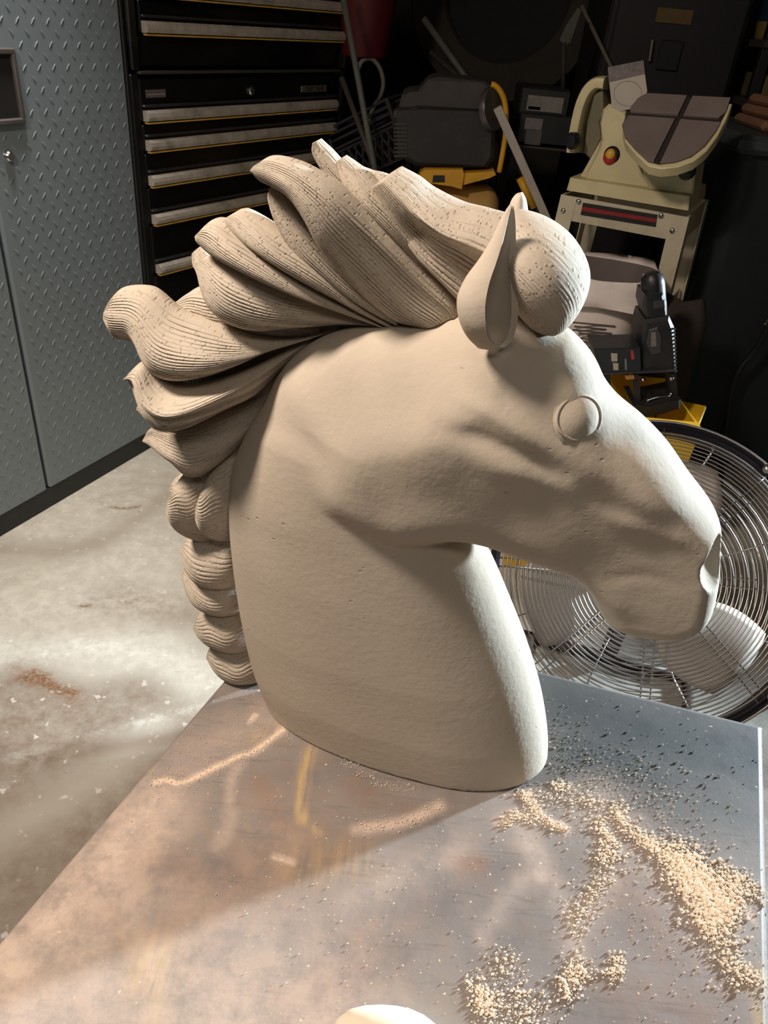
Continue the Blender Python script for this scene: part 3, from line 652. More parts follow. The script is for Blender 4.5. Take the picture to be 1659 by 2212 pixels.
for d0, d1 in ((-1.0, -.497), (-.487, .0)):
    dm = MB()
    dm.box(kp((d0+d1)/2, -.016, .95), (d1-d0, .026, 1.77), KROT, .006)
    door = dm.build('door', cab_m, cab)
    tr = MB(); pit_ = .048; nz = int(1.70/pit_); na = int((d1-d0)/pit_)
    for iz in range(nz*2):
        for ia in range(na):
            s_ = 1 if iz % 2 else -1; a0 = d0+.02+(ia+.5*(iz % 2)+.25)*((d1-d0-.03)/na); z0 = .09+iz*pit_/2
            if a0 > d1-.02 or (d0 > -.6 and -.475 < a0 < -.362 and 1.04 < z0 < 1.225): continue
            u_ = KA*math.cos(s_*.85)+ZU*math.sin(s_*.85); w_v = KA*-math.sin(s_*.85)+ZU*math.cos(s_*.85); c = kp(a0, -.0029, z0)
            Vv = [c-u_*.0115, c+u_*.0115, c-w_v*.0036, c+w_v*.0036, c-u_*.005+KB*.0016, c+u_*.005+KB*.0016]
            tr.add(Vv, [(0, 2, 4), (2, 5, 4), (2, 1, 5), (1, 3, 5), (3, 4, 5), (3, 0, 4)])
    tag(tr.build('tread_pattern', cab_m, door), kind='stuff')
    if d0 > -.6:
        hb = MB()
        for dz in (-.078, .078): hb.box(kp(-.418, .002, 1.132+dz*.93), (.098, .014, .013), KROT, .003)
        for da in (-.043, .043): hb.box(kp(-.418+da, .002, 1.132), (.013, .014, .140), KROT, .003)
        hb.build('pull_handle', cab_dk, door)
        MB().box(kp(-.418, -.002, 1.132), (.076, .004, .136), KROT).build('pull_recess', simple('recess', (26,25,24), .7), door)
        MB().lathe([(.001, .010), (.009, .010), (.012, .006), (.013, .0), (.0135, -.002)][::-1], kp(-.432, -.002, .985), KB, 20).build('lock', chrome, door)

# ================================================================== black tool chest
CA, CB = fr(29); CO = np.array([-.80, 2.42, 0])
def cp(along, out, z): return CO+CA*along+CB*out+ZU*z
CROT = np.stack([CA, CB, ZU], 1)
def chit(x, y, out=0.0):
    q = on_plane(x, y, CO+CB*out, CB); return (q-CO)@CA, q[2]
blk = simple('black_enamel', (17,17,18), .32, 0, .2, 12, dirt=((58,54,50), .35)); blk2 = simple('black_front', (15,15,16), .28, 0, .25, 9, dirt=((52,49,46), .35))
alu = simple('worn_aluminium', (192,184,172), .42, .3, .2, 26, dirt=((120,112,104), .7)); pull_yellow = simple('yellow_strip', (206,164,74), .5, .1, .2, 30)
lipm = simple('lip_highlight', (44,44,47), .3, 0, .2, 20); LO, HI = .0, .965
zr = [chit(317, y)[1] for y in (250, 314, 391, 476, 586)]        # lower handles
chest = thing('tool_chest', cp(.48, -.25, 0), 'wide black steel roller tool chest with long worn aluminium drawer pulls', 'tool chest')
MB().box(cp(.497, -.29, .60), (1.055, .50, 1.11), CROT, .006).build('carcass', blk, chest)
for a in (-.020, 1.008): MB().box(cp(a, -.02, .60), (.030, .045, 1.10), CROT, .004).build('corner_post', blk, chest)
def drawer(par, z0, z1, zh, a0, a1, hh=.0265):
    dm = MB().box(cp((a0+a1)/2, -.018, (z0+z1)/2), (a1-a0, .03, z1-z0-.008), CROT, .004)
    dw = dm.build('drawer', blk2, par)
    prof = [(-.004, .011), (.010, .0115), (.019, .006), (.021, -.002), (.018, -.010), (.010, -.0115), (-.004, -.0115)]
    h = MB().prism([(p, q*hh/.021) for p, q in prof], a0+.006, a1-.006, (cp(0, 0, zh), CB, ZU, CA)); hd = h.build('drawer_pull', alu, dw)
    MB().box(cp((a0+a1)/2, .009, zh-.0145*hh/.021), (a1-a0-.014, .016, .004), CROT).build('pull_strip', pull_yellow, dw)  # thin yellow strip along the underside of the pull
    MB().box(cp((a0+a1)/2, .001, zh+.020*hh/.021), (a1-a0-.004, .014, .007), CROT, .003).build('drawer_lip', lipm, dw)  # lip coloured greyer than the black drawers to carry their highlight
    return dw
zt = 1.150
edges = [zt-.012]+[z-.017 for z in zr]+[.28, .10]
hz = zr+[.345, .165]
first = None
for k, zh in enumerate(hz):
    z1 = edges[k] if k == 0 else edges[k]; z0 = edges[k+1] if k+1 < len(edges) else .1
    dwr = drawer(chest, zh-.018, (zt-.006) if k == 0 else hz[k-1]-.020, zh, LO, HI)
    if k == 0: first = dwr
# lock, badge, sticker on the top drawer of the roller cabinet
a_, z_ = chit(542, 196); MB().lathe([(.001, .010), (.010, .010), (.014, .006), (.015, -.003)][::-1], cp(a_, -.002, z_), CB, 18).build('lock', chrome, first)
a0_, z0_ = chit(651, 201); a1_, z1_ = chit(706, 183)
badge = MB().box(cp((a0_+a1_)/2, -.0015, (z0_+z1_)/2), (abs(a1_-a0_), .005, abs(z1_-z0_)*.9), CROT, .0015).build('badge', simple('badge_metal', (120,116,108), .4, .5), first)
def text(body, size, o, X, Y, mat, parent, name, ext=.0006):
    cu = bpy.data.curves.new(name, 'FONT'); cu.body = body; cu.size = size; cu.extrude = ext; cu.align_x = 'CENTER'; cu.align_y = 'CENTER'; cu.resolution_u = 3
    ob = bpy.data.objects.new(name, cu); COL.objects.link(ob); bpy.context.view_layer.update()
    me = bpy.data.meshes.new_from_object(ob.evaluated_get(bpy.context.evaluated_depsgraph_get())); bpy.data.objects.remove(ob)
    X = np.asarray(X, float); Y = np.asarray(Y, float); N = np.cross(X, Y); M = Matrix([[*r] for r in np.stack([X, Y, N], 1)]).to_4x4(); M.translation = Vector(o); me.transform(M)
    me.materials.clear(); me.name = name
    return link(name, me, mat, parent)
dk_ink = simple('dark_ink', (28,27,26), .7)
text('CRAFTSMAN', .020, cp((a0_+a1_)/2, .0012, (z0_+z1_)/2), CA, ZU, dk_ink, badge, 'lettering')
a0_, z0_ = chit(311, 212); a1_, z1_ = chit(352, 193)
st_ = MB().box(cp((a0_+a1_)/2+.01, -.0018, (z0_+z1_)/2), (abs(a1_-a0_), .003, abs(z1_-z0_)), CROT).build('sticker', simple('faded_sticker', (96,88,88), .7, 0, .2, 60), first)
MB().box(cp((a0_+a1_)/2+.01, -.0003, (z0_+z1_)/2-.002), (abs(a1_-a0_)*.9, .002, .004), CROT).build('printed_line', simple('sticker_line', (142,130,126), .7), st_)
# separate top chest standing on it
top = thing('upper_tool_chest', cp(.48, -.25, zt), 'black upper tool chest standing on the roller chest, bright pulls at the frame top', 'tool chest')
MB().box(cp(.497, -.27, zt+.24), (1.055, .46, .46), CROT, .006).build('carcass', blk, top)
for a in (-.018, 1.008): MB().box(cp(a, -.005, zt+.24), (.030, .035, .46), CROT, .004).build('corner_post', blk, top)
zu = [chit(322, 58)[1]]; zz1 = chit(700, 12)[1]
drawer(top, zt+.012, zu[0]-.020, zt+.035, .0, .965)
for c in list(top.children)[-1].children: bpy.data.objects.remove(c)
drawer(top, zu[0]-.017, zz1-.022, zu[0], .02, .99)
drawer(top, zz1-.019, zz1+.07, zz1, .02, .99)
MB().box(cp(.48, .004, zt+.004), (.98, .02, .008), CROT, .002).build('base_rail', simple('dull_rail', (70,68,64), .5, .3), top)
# ================================================================== fan
FY = 1.26
fc = on_y(1402, 1246, FY); Rf = .312
back = EYE-fc; az = math.atan2(back[0], -back[1])+math.radians(9); el = math.radians(40)
FA = np.array([math.sin(az)*math.cos(el), -math.cos(az)*math.cos(el), math.sin(el)])    # axis, towards the camera
FU = np.cross(FA, ZU); FU /= np.linalg.norm(FU); FU = -FU; FV = np.cross(FA, FU); FV = FV if FV[2] > 0 else -FV
def fp(r, th, ax): return fc+FU*r*math.cos(th)+FV*r*math.sin(th)+FA*ax
wire = simple('chrome_wire', (178,172,168), .28, .9, .08); blkrim = simple('fan_rim', (26,24,30), .3, 0, .1); blade_m = simple('brushed_blade', (176,168,158), .5, .2, .08, 15)
brown_m = simple('fan_stand', (74,62,54), .5, .3, .15, 20); motor_m = simple('fan_motor', (96,90,84), .45, .4, .1)
fan = thing('floor_fan', (fc[0], fc[1], 0), 'big round floor fan with black rim and chrome wire guard behind the work table', 'fan')
def circ(r, ax, n=72): return [fp(r, 2*math.pi*k/n, ax) for k in range(n)]
rim = MB(); prof = [(Rf-.006, -.050), (Rf+.008, -.050), (Rf+.012, -.02), (Rf+.010, .012), (Rf-.002, .018), (Rf-.010, .012), (Rf-.006, -.050)]
rim.lathe(prof, fc, FA, 96, cap=False); rim.build('rim', blkrim, fan, auto=40)
MB().tube(circ(Rf+.011, .014, 96), .0028, 6, closed=True).build('rim_wire', wire, fan, smooth=True)
def bulge(r): return .012+.055*math.sqrt(max(0, 1-(r/Rf)**2))
gd = MB(); nr = 27
for k in range(nr): gd.tube(circ(.075+(Rf-.018-.075)*k/(nr-1), bulge(.075+(Rf-.018-.075)*k/(nr-1)), 72), .0015, 4, closed=True)
gd.build('front_guard', wire, fan, smooth=True)
sp_ = MB()
for k in range(8):
    th = math.radians(8.7+45*k)
    for s_ in (-1, 1):
        pts = []
        for q in range(9):
            r = .06+(Rf-.004-.06)*q/8; pts.append(fc+FU*(r*math.cos(th)-s_*.009*math.sin(th))+FV*(r*math.sin(th)+s_*.009*math.cos(th))+FA*(bulge(r)-.0025))
        sp_.tube(pts, .0016, 5)
sp_.build('guard_spokes', wire, fan, smooth=True)
for th in (57, 147, 237, 327):
    c = fp(Rf+.003, math.radians(th), .020); MB().lathe([(.001, .010), (.006, .010), (.010, .005), (.010, -.004)][::-1], c, FA, 14).build('rim_clip', wire, fan, smooth=True)
MB().lathe([(.078, .010), (.070, .018), (.001, .022)], fc+FA*.052, FA, 32).build('hub_cap', motor_m, fan, auto=40)
rg = MB()
for k in range(14): rg.tube(circ(.10+(Rf-.03-.10)*k/13, -.115-.03*math.sqrt(max(0, 1-(k/13)**2)), 64), .0014, 4, closed=True)
for k in range(8):
    th = math.radians(31+45*k); rg.tube([fp(.09, th, -.146), fp(.22, th, -.135), fp(Rf-.01, th, -.055)], .0022, 5)
rg.build('rear_guard', wire, fan, smooth=True)
for k in range(3):
    th0 = math.radians(75+120*k); Vb = []; nA, nR = 12, 9
    for i in range(nA+1):
        for j in range(nR+1):
            r = .05+(Rf-.055-.05)*j/nR; wd_ = math.radians(24+18*math.sin(math.pi*(j/nR)**.8)); t_ = (i/nA-.5)
            Vb.append(fp(r, th0+t_*wd_*1.6+.25*(j/nR), -.035-.055*t_+.012*math.cos(t_*3)))
    Fb = [(i*(nR+1)+j, (i+1)*(nR+1)+j, (i+1)*(nR+1)+j+1, i*(nR+1)+j+1) for i in range(nA) for j in range(nR)]
    bo = MB().add(Vb, Fb).build('blade', blade_m, fan, smooth=True); md = bo.modifiers.new('thick', 'SOLIDIFY'); md.thickness = .002
MB().lathe([(.001, -.02), (.060, -.02), (.066, -.01), (.066, .035), (.03, .055), (.001, .058)], fc-FA*.052, FA, 28).build('hub', motor_m, fan, auto=40)
MB().lathe([(.001, -.14), (.06, -.14), (.085, -.12), (.088, -.02), (.07, .0), (.001, .0)], fc-FA*.075, FA, 28).build('motor', brown_m, fan, auto=40)
# stand: two wide flat tubes from the sides to a low foot frame
for s_ in (-1, 1):
    side = fc+FU*s_*(Rf+.016)-FA*.02; foot = np.array([fc[0], fc[1], 0])+FU*s_*.20*np.array([1, 1, 0]); foot[2] = .016
    back_ = foot+np.array([-FA[0]*.28, -FA[1]*.28, 0]); front_ = foot+np.array([FA[0]*.10, FA[1]*.10, 0])
    MB().tube(curve([side, (side+foot)/2+FU*s_*.06, foot+ZU*.02, ], 16), .013, 10).build('side_arm', brown_m, fan, smooth=True)
    MB().tube([front_, back_], .015, 10).build('foot_tube', brown_m, fan, smooth=True)
q0 = np.array([fc[0], fc[1], .016])-np.array([FA[0], FA[1], 0])*.28
MB().tube([q0-FU*.22*np.array([1,1,0]), q0+FU*.22*np.array([1,1,0])], .015, 10).build('cross_tube', brown_m, fan, smooth=True)
MB().tube([fc-FA*.16-ZU*.02, q0], .022, 12).build('motor_post', brown_m, fan, smooth=True)
# ================================================================== stone debris on the table
stone_w = simple('pale_chip', (232,222,200), .9, 0, .06, 40); grain_m = simple('grain', (240,222,198), .95, 0, .10, 400); grit_m = simple('dark_grit', (150,142,134), .9, 0, .2, 300)
c = on_z(838, 2196, TZ); poly = []
mb = MB(); n_ = 22; rings = []
for zq, sc in ((0, 1.0), (.006, 1.04), (.014, .96), (.020, .70), (.022, .3)):
    rings.append([(c[0]+sc*.042*math.cos(t)*(1+.10*math.sin(3*t+1)), c[1]-.030+sc*.036*math.sin(t)*(1+.13*math.cos(2*t)), TZ+.0006+zq*(1+.25*math.cos(t-1.2))) for t in np.linspace(0, 2*math.pi, n_, endpoint=False)])
mb.add([p for r_ in rings for p in r_], [(a*n_+k, a*n_+(k+1) % n_, (a+1)*n_+(k+1) % n_, (a+1)*n_+k) for a in range(4) for k in range(n_)]+[tuple(range(n_))[::-1], tuple(4*n_+k for k in range(n_))])
tag(mb.build('stone_offcut', stone_w, smooth=True), 'bright white smooth offcut chunk lying at the near edge of the table', 'stone')
def grains(name, specs, mat, label, cat, zb=0.0):
    Vg = []; Tg = []; k = 0; B0 = np.array([[1,0,0],[-1,0,0],[0,1,0],[0,-1,0],[0,0,1],[0,0,-.4]]); FT = np.array([[0,2,4],[2,1,4],[1,3,4],[3,0,4],[2,0,5],[1,2,5],[3,1,5],[0,3,5]])
    for n, wid, r0, r1, pp in specs:
        Q_ = curve(np.array(tpts(pp), float), 80) if len(pp) > 2 else arclen(np.array(tpts(pp), float), 80)
        for _ in range(n):
            q = Q_[RNG.integers(80)]+RNG.normal(0, wid, 2); r = r0*(r1/r0)**(RNG.random()**2.2)
            e1 = (TC[1]-TC[0])/WID; rel_ = q-TC[0]
            if rel_@e1 > WID-.012+.0*r and q[0] > .3: pass
            A3 = RNG.random(3)*6.28; ca, sa = math.cos(A3[0]), math.sin(A3[0]); M_ = np.array([[ca, -sa, 0], [sa, ca, 0], [0, 0, 1]])@np.diag([1, .6+.5*RNG.random(), .6+.4*RNG.random()])
            Vg.append((B0*r)@M_.T+np.array([q[0], q[1], TZ+r*.35+.0002])); Tg.append(FT+6*k); k += 1
    return tag(link(name, fast_mesh(name, np.vstack(Vg), np.vstack(Tg)), mat), label, cat, kind='stuff')
grains('stone_crumbs', [
    (2600, .011, .0007, .0026, [(1460,1850),(1500,1890),(1540,1930),(1560,1960)]), (1500, .010, .0007, .0026, [(1470,1870),(1520,1950),(1540,2000),(1540,2020)]), (900, .006, .0006, .0026, [(1570,1880),(1590,1930),(1560,1970),(1520,2000)]),
    (500, .006, .0006, .0022, [(1300,1780),(1310,1810),(1320,1840),(1300,1860)]), (500, .005, .0006, .0022, [(1330,1740),(1340,1770),(1370,1800),(1420,1840)]), (380, .005, .0006, .0022, [(1380,1810),(1430,1840),(1460,1860)]),
    (500, .003, .0005, .0018, [(1125,1710),(1160,1755),(1190,1780),(1225,1790)]), (260, .004, .0005, .0018, [(1090,1780),(1110,1765),(1160,1765)]), (330, .009, .0005, .0022, [(1140,1720),(1220,1725),(1320,1745)]), (120, .004, .0006, .002, [(1205,1695),(1225,1705)]),
    (600, .006, .0005, .0020, [(1035,2130),(1045,2165),(1060,2180)]), (420, .006, .0006, .0020, [(1240,2110),(1250,2090),(1215,2150)]), (350, .010, .0006, .002, [(1130,2150),(1140,2180),(1110,2210)]), (330, .007, .0006, .0022, [(1570,2070),(1600,2100),(1620,2110)]),
    (200, .004, .0006, .002, [(1335,2065),(1330,2090),(1320,2110)]), (220, .006, .0005, .0018, [(1240,1945),(1260,1975),(1240,2000)]), (220, .005, .0005, .0015, [(1310,1890),(1290,1920),(1270,1950)]), (300, .006, .0005, .0018, [(1600,1900),(1630,1925),(1650,1935)]), (160, .008, .0005, .0018, [(1080,2090),(1100,2080)]),
    (700, .035, .0004, .0013, [(1240,1650),(1350,1720),(1450,1800)]), (500, .05, .0004, .0012, [(1300,1800),(1450,1950),(1600,2100)]), (450, .012, .0004, .0010, [(340,1690),(430,1675),(520,1630),(610,1575)]), (350, .03, .0003, .0009, [(400,1650),(480,1590),(580,1540)]),
    (260, .004, .0004, .0012, [(740,1640),(820,1690),(900,1705)]), (300, .06, .0003, .0010, [(700,1800),(800,2000),(900,2100)]), (240, .004, .0004, .0014, [(770,1790),(860,1778),(950,1740)])], grain_m, 'scattered pale stone crumbs and dust piles on the table right of the horse', 'debris')
grains('dark_grit', [(60, .05, .0007, .0018, [(1250,1560),(1420,1600),(1560,1640)]), (60, .04, .0007, .0018, [(1250,1640),(1400,1700),(1580,1720)]), (200, .02, .0006, .0012, [(1210,1560),(1220,1640),(1300,1690)])], grit_m, 'small dark stone grit scattered on the shaded back right of the table', 'debris')
# ================================================================== things along the back wall
def P(x, y, Y): return on_y(x, y, Y)
XU = np.array([1.0, 0, 0]); YU = np.array([0, 1.0, 0])
def poly_y(pp, Y, dep, name, mat, parent, inset=.004, bulge=None):
    """upright body whose front outline (pixels at depth Y) is extruded backwards by dep"""
    Q = np.array([P(x, y, Y) for x, y in pp]); o = np.array([0, Y, 0])
    q = [(p[0], p[2]) for p in Q]
    return MB().prism(q, dep, 0, (o, XU, ZU, YU), inset).build(name, mat, parent, auto=35)
blk_pl = simple('black_plastic', (26,25,25), .6, 0, .2, 18, dirt=((66,61,56), .4)); grey_pl = simple('dusty_grey', (58,55,51), .75, 0, .2, 20)
yel = simple('yellow_paint', (206,152,30), .5, 0, .12, 14, dirt=((128,96,40), .4)); tan_y = simple('dusty_yellow', (190,150,86), .7, 0, .12, 10)
wood_dk = simple('dark_bench_wood', (50,42,36), .8, 0, .25, 8); red_pl = simple('red_plastic', (80,9,17), .55, 0, .15, 8)
# ---- workbench along the back
bench = thing('workbench', (.17, 3.22, 0), 'dark wooden workbench along the back of the garage carrying the air compressor', 'workbench')
BZ = .66
MB().box((.17, 3.22, BZ-.03), (.82, .8, .05), None, .004).build('bench_top', wood_dk, bench)
for sx in (-.36, .36):
    for sy in (-.35, .35): MB().box((.17+sx, 3.22+sy, (BZ-.055)/2), (.07, .07, BZ-.055), None, .004).build('leg', wood_dk, bench)
MB().box((.17, 3.22, .2), (.74, .72, .03), None, .003).build('lower_shelf', wood_dk, bench)
# ---- air compressor
Y0 = 2.86
b0 = P(960, 430, Y0)
comp = thing('air_compressor', (b0[0], Y0+.16, BZ), 'black air compressor with yellow tank and handle on the workbench behind the mane', 'compressor')
poly_y([(862,228),(868,205),(880,198),(903,196),(925,172),(945,166),(1048,176),(1066,190),(1070,225),(1064,236),(862,240)], Y0+.01, .24, 'motor_shroud', grey_pl, comp, .012)
poly_y([(860,238),(1062,236),(1060,250),(862,252)], Y0+.02, .23, 'shroud_band', blk_pl, comp, .003)
poly_y([(852,238),(862,232),(890,231),(905,228),(1045,236),(1066,240),(1072,262),(1066,344),(1052,362),(898,358),(876,345),(852,338),(848,268)], Y0, .26, 'housing', blk_pl, comp, .014)
poly_y([(850,240),(895,232),(960,238),(960,252),(850,254)], Y0-.004, .05, 'housing_cap', grey_pl, comp, .004)
for k in range(9):
    y = 266+k*8.6; poly_y([(851,y),(880,y),(880,y+4.6),(851,y+4.6)], Y0-.012, .012, 'cooling_fin', grey_pl, comp, .001)
c = P(1060, 238, Y0-.02); MB().lathe([(.062, .02), (.066, .012), (.066, 0), (.052, -.004), (.05, .006), (.001, .006)], c+YU*.02, np.array([.75, -.6, .25]), 28).build('flywheel_cover', simple('flywheel', (88,86,88), .4, .5), comp, auto=40)
hp_ = [P(1061,182,Y0), P(1074,188,Y0), P(1088,212,Y0), P(1093,245,Y0), P(1092,290,Y0), P(1086,330,Y0), P(1078,372,Y0)]
MB().tube(curve(hp_, 26), .0095, 10).build('handle', yel, comp, smooth=True)
poly_y([(908,372),(918,366),(1000,366),(1003,376),(998,409),(975,403),(900,392)], Y0-.03, .12, 'frame_plate', yel, comp, .002)
poly_y([(936,379),(960,379),(961,394),(934,394)], Y0-.0335, .004, 'plate_slot', blk_pl, comp, .001)
poly_y([(1002,374),(1068,369),(1072,378),(1058,385),(1000,400)], Y0-.02, .10, 'frame_bracket', yel, comp, .002)
c0 = P(925, 445, Y0+.11); c1 = P(1048, 450, Y0+.11); L = np.linalg.norm(c1-c0); Rt = .082
MB().lathe([(.001, -.05), (.035, -.045), (.062, -.028), (Rt, 0), (Rt, L), (.062, L+.028), (.035, L+.045), (.001, L+.05)], c0, c1-c0, 36).build('tank', tan_y, comp, auto=40)
for xx in (.05, L-.05): 
    q = c0+(c1-c0)/L*xx; MB().box((q[0], q[1], (BZ+q[2]-Rt)/2+.002), (.03, .12, max(.012, q[2]-Rt-BZ+.012)), None, .002).build('foot', blk_pl, comp)
# ---- leaning grey board, pry bar
a = P(1074, 232, 2.78); b = on_z(1218, 555, BZ+.008)
def beam(name, a, b, w, t, mat, label, cat, parent=None, side=None):
    d = (b-a)/np.linalg.norm(b-a); s_ = np.cross(d, YU if side is None else side); s_ /= np.linalg.norm(s_); n = np.cross(s_, d)
    o = MB().box((a+b)/2, (np.linalg.norm(b-a), w, t), np.stack([d, s_, n], 1), .0015).build(name, mat, parent)
    return tag(o, label, cat) if label else o
def on_floor(a, b, z=0.0):  # extend the line a->b down to height z
    t = (a[2]-z)/(a[2]-b[2]); return a+(b-a)*t
fl = b
beam('wooden_board', a, fl, .027, .014, simple('grey_board', (172,164,156), .7, 0, .1, 30), 'long narrow pale grey board leaning beside the yellow compressor handle', 'board')
a, b = P(1100, 300, 2.86), P(1170, 470, 2.86); fl2 = on_floor(a, b, BZ+.012)
pb = thing('pry_bar', (fl2[0], fl2[1], 0), 'dark rod with a yellow grip leaning behind the pale grey board', 'tool')
MB().tube([a, fl2], .011, 10).build('shaft', simple('blue_black', (30,34,46), .5), pb, smooth=True)
t0 = P(1123, 384, 2.857); t1 = P(1154, 448, 2.857); MB().tube([t0, t1], .0145, 10).build('grip', yel, pb, smooth=True)
# ---- milk crate, tilted
mc = P(792, 318, 3.16); ang = math.radians(27)
ex = np.array([math.cos(ang)*.86, -.50, math.sin(ang)]); ex /= np.linalg.norm(ex); ez = np.array([-math.sin(ang), .12, math.cos(ang)]); ez -= ex*(ez@ex); ez /= np.linalg.norm(ez); ey = np.cross(ez, ex); CR3 = np.stack([ex, ey, ez], 1)
crate = thing('milk_crate', (mc[0], mc[1]+.1, BZ), 'tilted black plastic milk crate with diagonal lattice beside the tool chest', 'crate')
hx = .155; wb = (mc[2]-hx*abs(ex[2])-BZ-.012)/ez[2]
def crp(u, v, w): return mc+ex*u+ey*v+ez*w
crm = simple('crate_plastic', (46,46,50), .5, 0, .15, 30)
for face, (off, ax_) in enumerate(((-.0, ex), (.30, ex))):
    for k, w in enumerate((.115, .092, .069, .040, .026, -.085, -.115, -wb)):
        MB().box(crp(0, off, w), (2*hx, .010, .009), CR3, .001).build('rail', crm, crate)
    lt = MB()
    for k in range(9):
        for s_ in (-1, 1):
            u0 = -.13+k*.0325; p0 = crp(u0-s_*.022, off, -.080); p1 = crp(u0+s_*.022, off, .020); dd_ = (p1-p0)/np.linalg.norm(p1-p0)
            lt.box((p0+p1)/2, (np.linalg.norm(p1-p0), .007, .007), np.stack([dd_, np.cross(dd_, ey), ey], 1))
    lt.build('lattice', crm, crate)
for u in (-hx, hx):
    for k, w in enumerate((.115, .069, .026, -.115, -wb)): MB().box(crp(u, .15, w), (.010, .30, .010), CR3, .001).build('rail', crm, crate)
    for off in (0, .30): MB().box(crp(u, off, (.12-wb)/2), (.014, .014, .12+wb), CR3, .002).build('corner_post', crm, crate)
MB().box(crp(0, .15, -wb+.001), (.30, .30, .006), CR3).build('bottom', crm, crate)
# ---- red bucket hanging from a wall hook, hose loop, sticks
bc = P(783, 122, 3.35)
buck = thing('red_bucket', (bc[0], bc[1], bc[2]), 'dark red tapered plastic bucket hanging above the milk crate', 'bucket')
MB().lathe([(.001, 0), (.088, 0), (.094, .006), (.132, .34), (.140, .345), (.140, .352), (.128, .352), (.090, .012), (.001, .010)], bc, ZU, 40).build('shell', red_pl, buck, auto=40)
MB().tube([bc+np.array([.136*math.cos(t), 0, .345+.16*math.sin(t)]) for t in np.linspace(0, math.pi, 20)], .004, 6).build('bail', simple('wire_grey', (110,108,104), .4, .6), buck, smooth=True)
hk = bc+np.array([0, 0, .505]); MB().tube([hk+ZU*.0, hk+ZU*.1, np.array([hk[0]+.28, hk[1]+.9, hk[2]+.1])], .006, 8).build('hook', simple('hook_steel', (80,80,80), .4, .6), buck)
hs = [P(770,160,3.28), P(782,132,3.28), P(802,127,3.28), P(820,146,3.28), P(828,178,3.28), P(822,206,3.28), P(806,234,3.26), P(796,262,3.22)]
tag(MB().tube(curve(hs, 40), .0085, 10).build('hose', simple('tan_hose', (104,98,82), .6), smooth=True), 'looped tan garden hose end showing under the red bucket', 'hose')
SHZ = (P(1105, 313, 3.02)[2]+P(1245, 328, 2.98)[2])/2+.014
def stick(pts, r, rgb, label, name='pole', cat='pole', z=BZ):
    a, b = pts; f = on_floor(a, b, z+.006)
    tag(MB().tube([a, f], r, 10).build(name, simple('pole_'+str(len(label)), rgb, .6, 0, .15, 20), smooth=True), label, cat)
a = P(735, -40, 3.02); stick([a, P(786, 238, 2.98)], .011, (84,88,80), 'grey green broom handle leaning past the red bucket')
stick([P(738, 168, 3.1), P(770, 255, 3.06)], .010, (70,64,56), 'thin brown stick leaning beside the tool chest', 'stick', 'stick')
stick([P(915, 40, 3.62), P(1004, 164, 3.56)], .013, (92,90,84), 'grey pole leaning behind the compressor, taller of the two', 'pole', z=SHZ)
stick([P(930, 112, 3.58), P(996, 172, 3.52)], .011, (62,58,54), 'dull short pole leaning behind the compressor', 'pole', z=SHZ)
stick([P(1256, 12, 3.24), P(1312, 128, 3.20)], .007, (92,86,76), 'thin pale rod leaning against the dark cabinet behind the sander', 'rod', 'rod', z=1.0)
# ---- big round drum shell leaning on the back wall
dc = P(1098, -22, 3.95); dn = np.array([-.25, -.95, .12]); R1 = .265; R2 = .43
drum = thing('drum_shell', (dc[0], dc[1]+.1, dc[2]-R2), 'large round brown rimmed dark disc hung high on the back wall', 'drum')
MB().lathe([(R1, .0), (R1+.01, .02), (R2-.01, .012), (R2, -.01), (R2, -.06), (R1, -.06), (R1, .0)], dc, dn, 64, cap=False).build('rim', simple('brown_ring', (46,40,34), .85, 0, .2, 6), drum, auto=40)
MB().lathe([(.001, -.035), (R1+.002, -.035), (R1+.002, -.05), (.001, -.05)], dc, dn, 48).build('dark_centre', simple('drum_black', (12,9,9), .8), drum)
wpt = rm(4.29, float(dc@RB), dc[2]); MB().tube([dc-dn*.05, np.array([dc[0]+.25, dc[1]+.40, dc[2]])], .02, 8).build('wall_bracket', steel_dk, drum)
# ---- two black cases with labels on a shelf
sh = thing('case_shelf', (.72, 3.2, .9), 'dark narrow shelf with dusty edge behind the sander holding black cases', 'shelf')
e0 = P(1105, 313, 3.02); e1 = P(1245, 328, 2.98); zc = (e0[2]+e1[2])/2
sx0 = (e0[0]+e1[0])/2+.055
MB().box((sx0, 3.34, zc), (.42, .58, .022), None, .002).build('board', simple('shelf_board', (60,56,50), .8), sh)
MB().box((sx0-.15, 3.40, (BZ+.002+zc-.012)/2), (.04, .10, zc-.014-BZ), None, .002).build('post', wood_dk, sh)
MB().box((sx0+.185, 3.40, (zc-.012)/2), (.04, .10, zc-.012), None, .002).build('post', wood_dk, sh)
def case(x0, y0, x1, y1, Y, dep, label, labs):
    Q0 = P(x0, y1, Y); Q1 = P(x1, y0, Y)
    c = thing('tool_case', ((Q0[0]+Q1[0])/2, Y+dep/2, Q0[2]), label, 'case')
    MB().box(((Q0[0]+Q1[0])/2, Y+dep/2, (Q0[2]+Q1[2])/2), (Q1[0]-Q0[0], dep, Q1[2]-Q0[2]), None, .006).build('shell', blk_pl2, c)
    for nm, (lx0, ly0, lx1, ly1), rgb in labs:
        A_ = P(lx0, ly1, Y-.002); B_ = P(lx1, ly0, Y-.002)
        MB().box(((A_[0]+B_[0])/2, Y-.0025, (A_[2]+B_[2])/2), (B_[0]-A_[0], .004, B_[2]-A_[2]), None, .0008).build(nm, simple(nm+str(lx0), rgb, .7, 0, .15, 60), c)
    return c
blk_pl2 = simple('case_black', (26,27,27), .5, 0, .2, 16)
low = P(1170, 316, 3.06); 
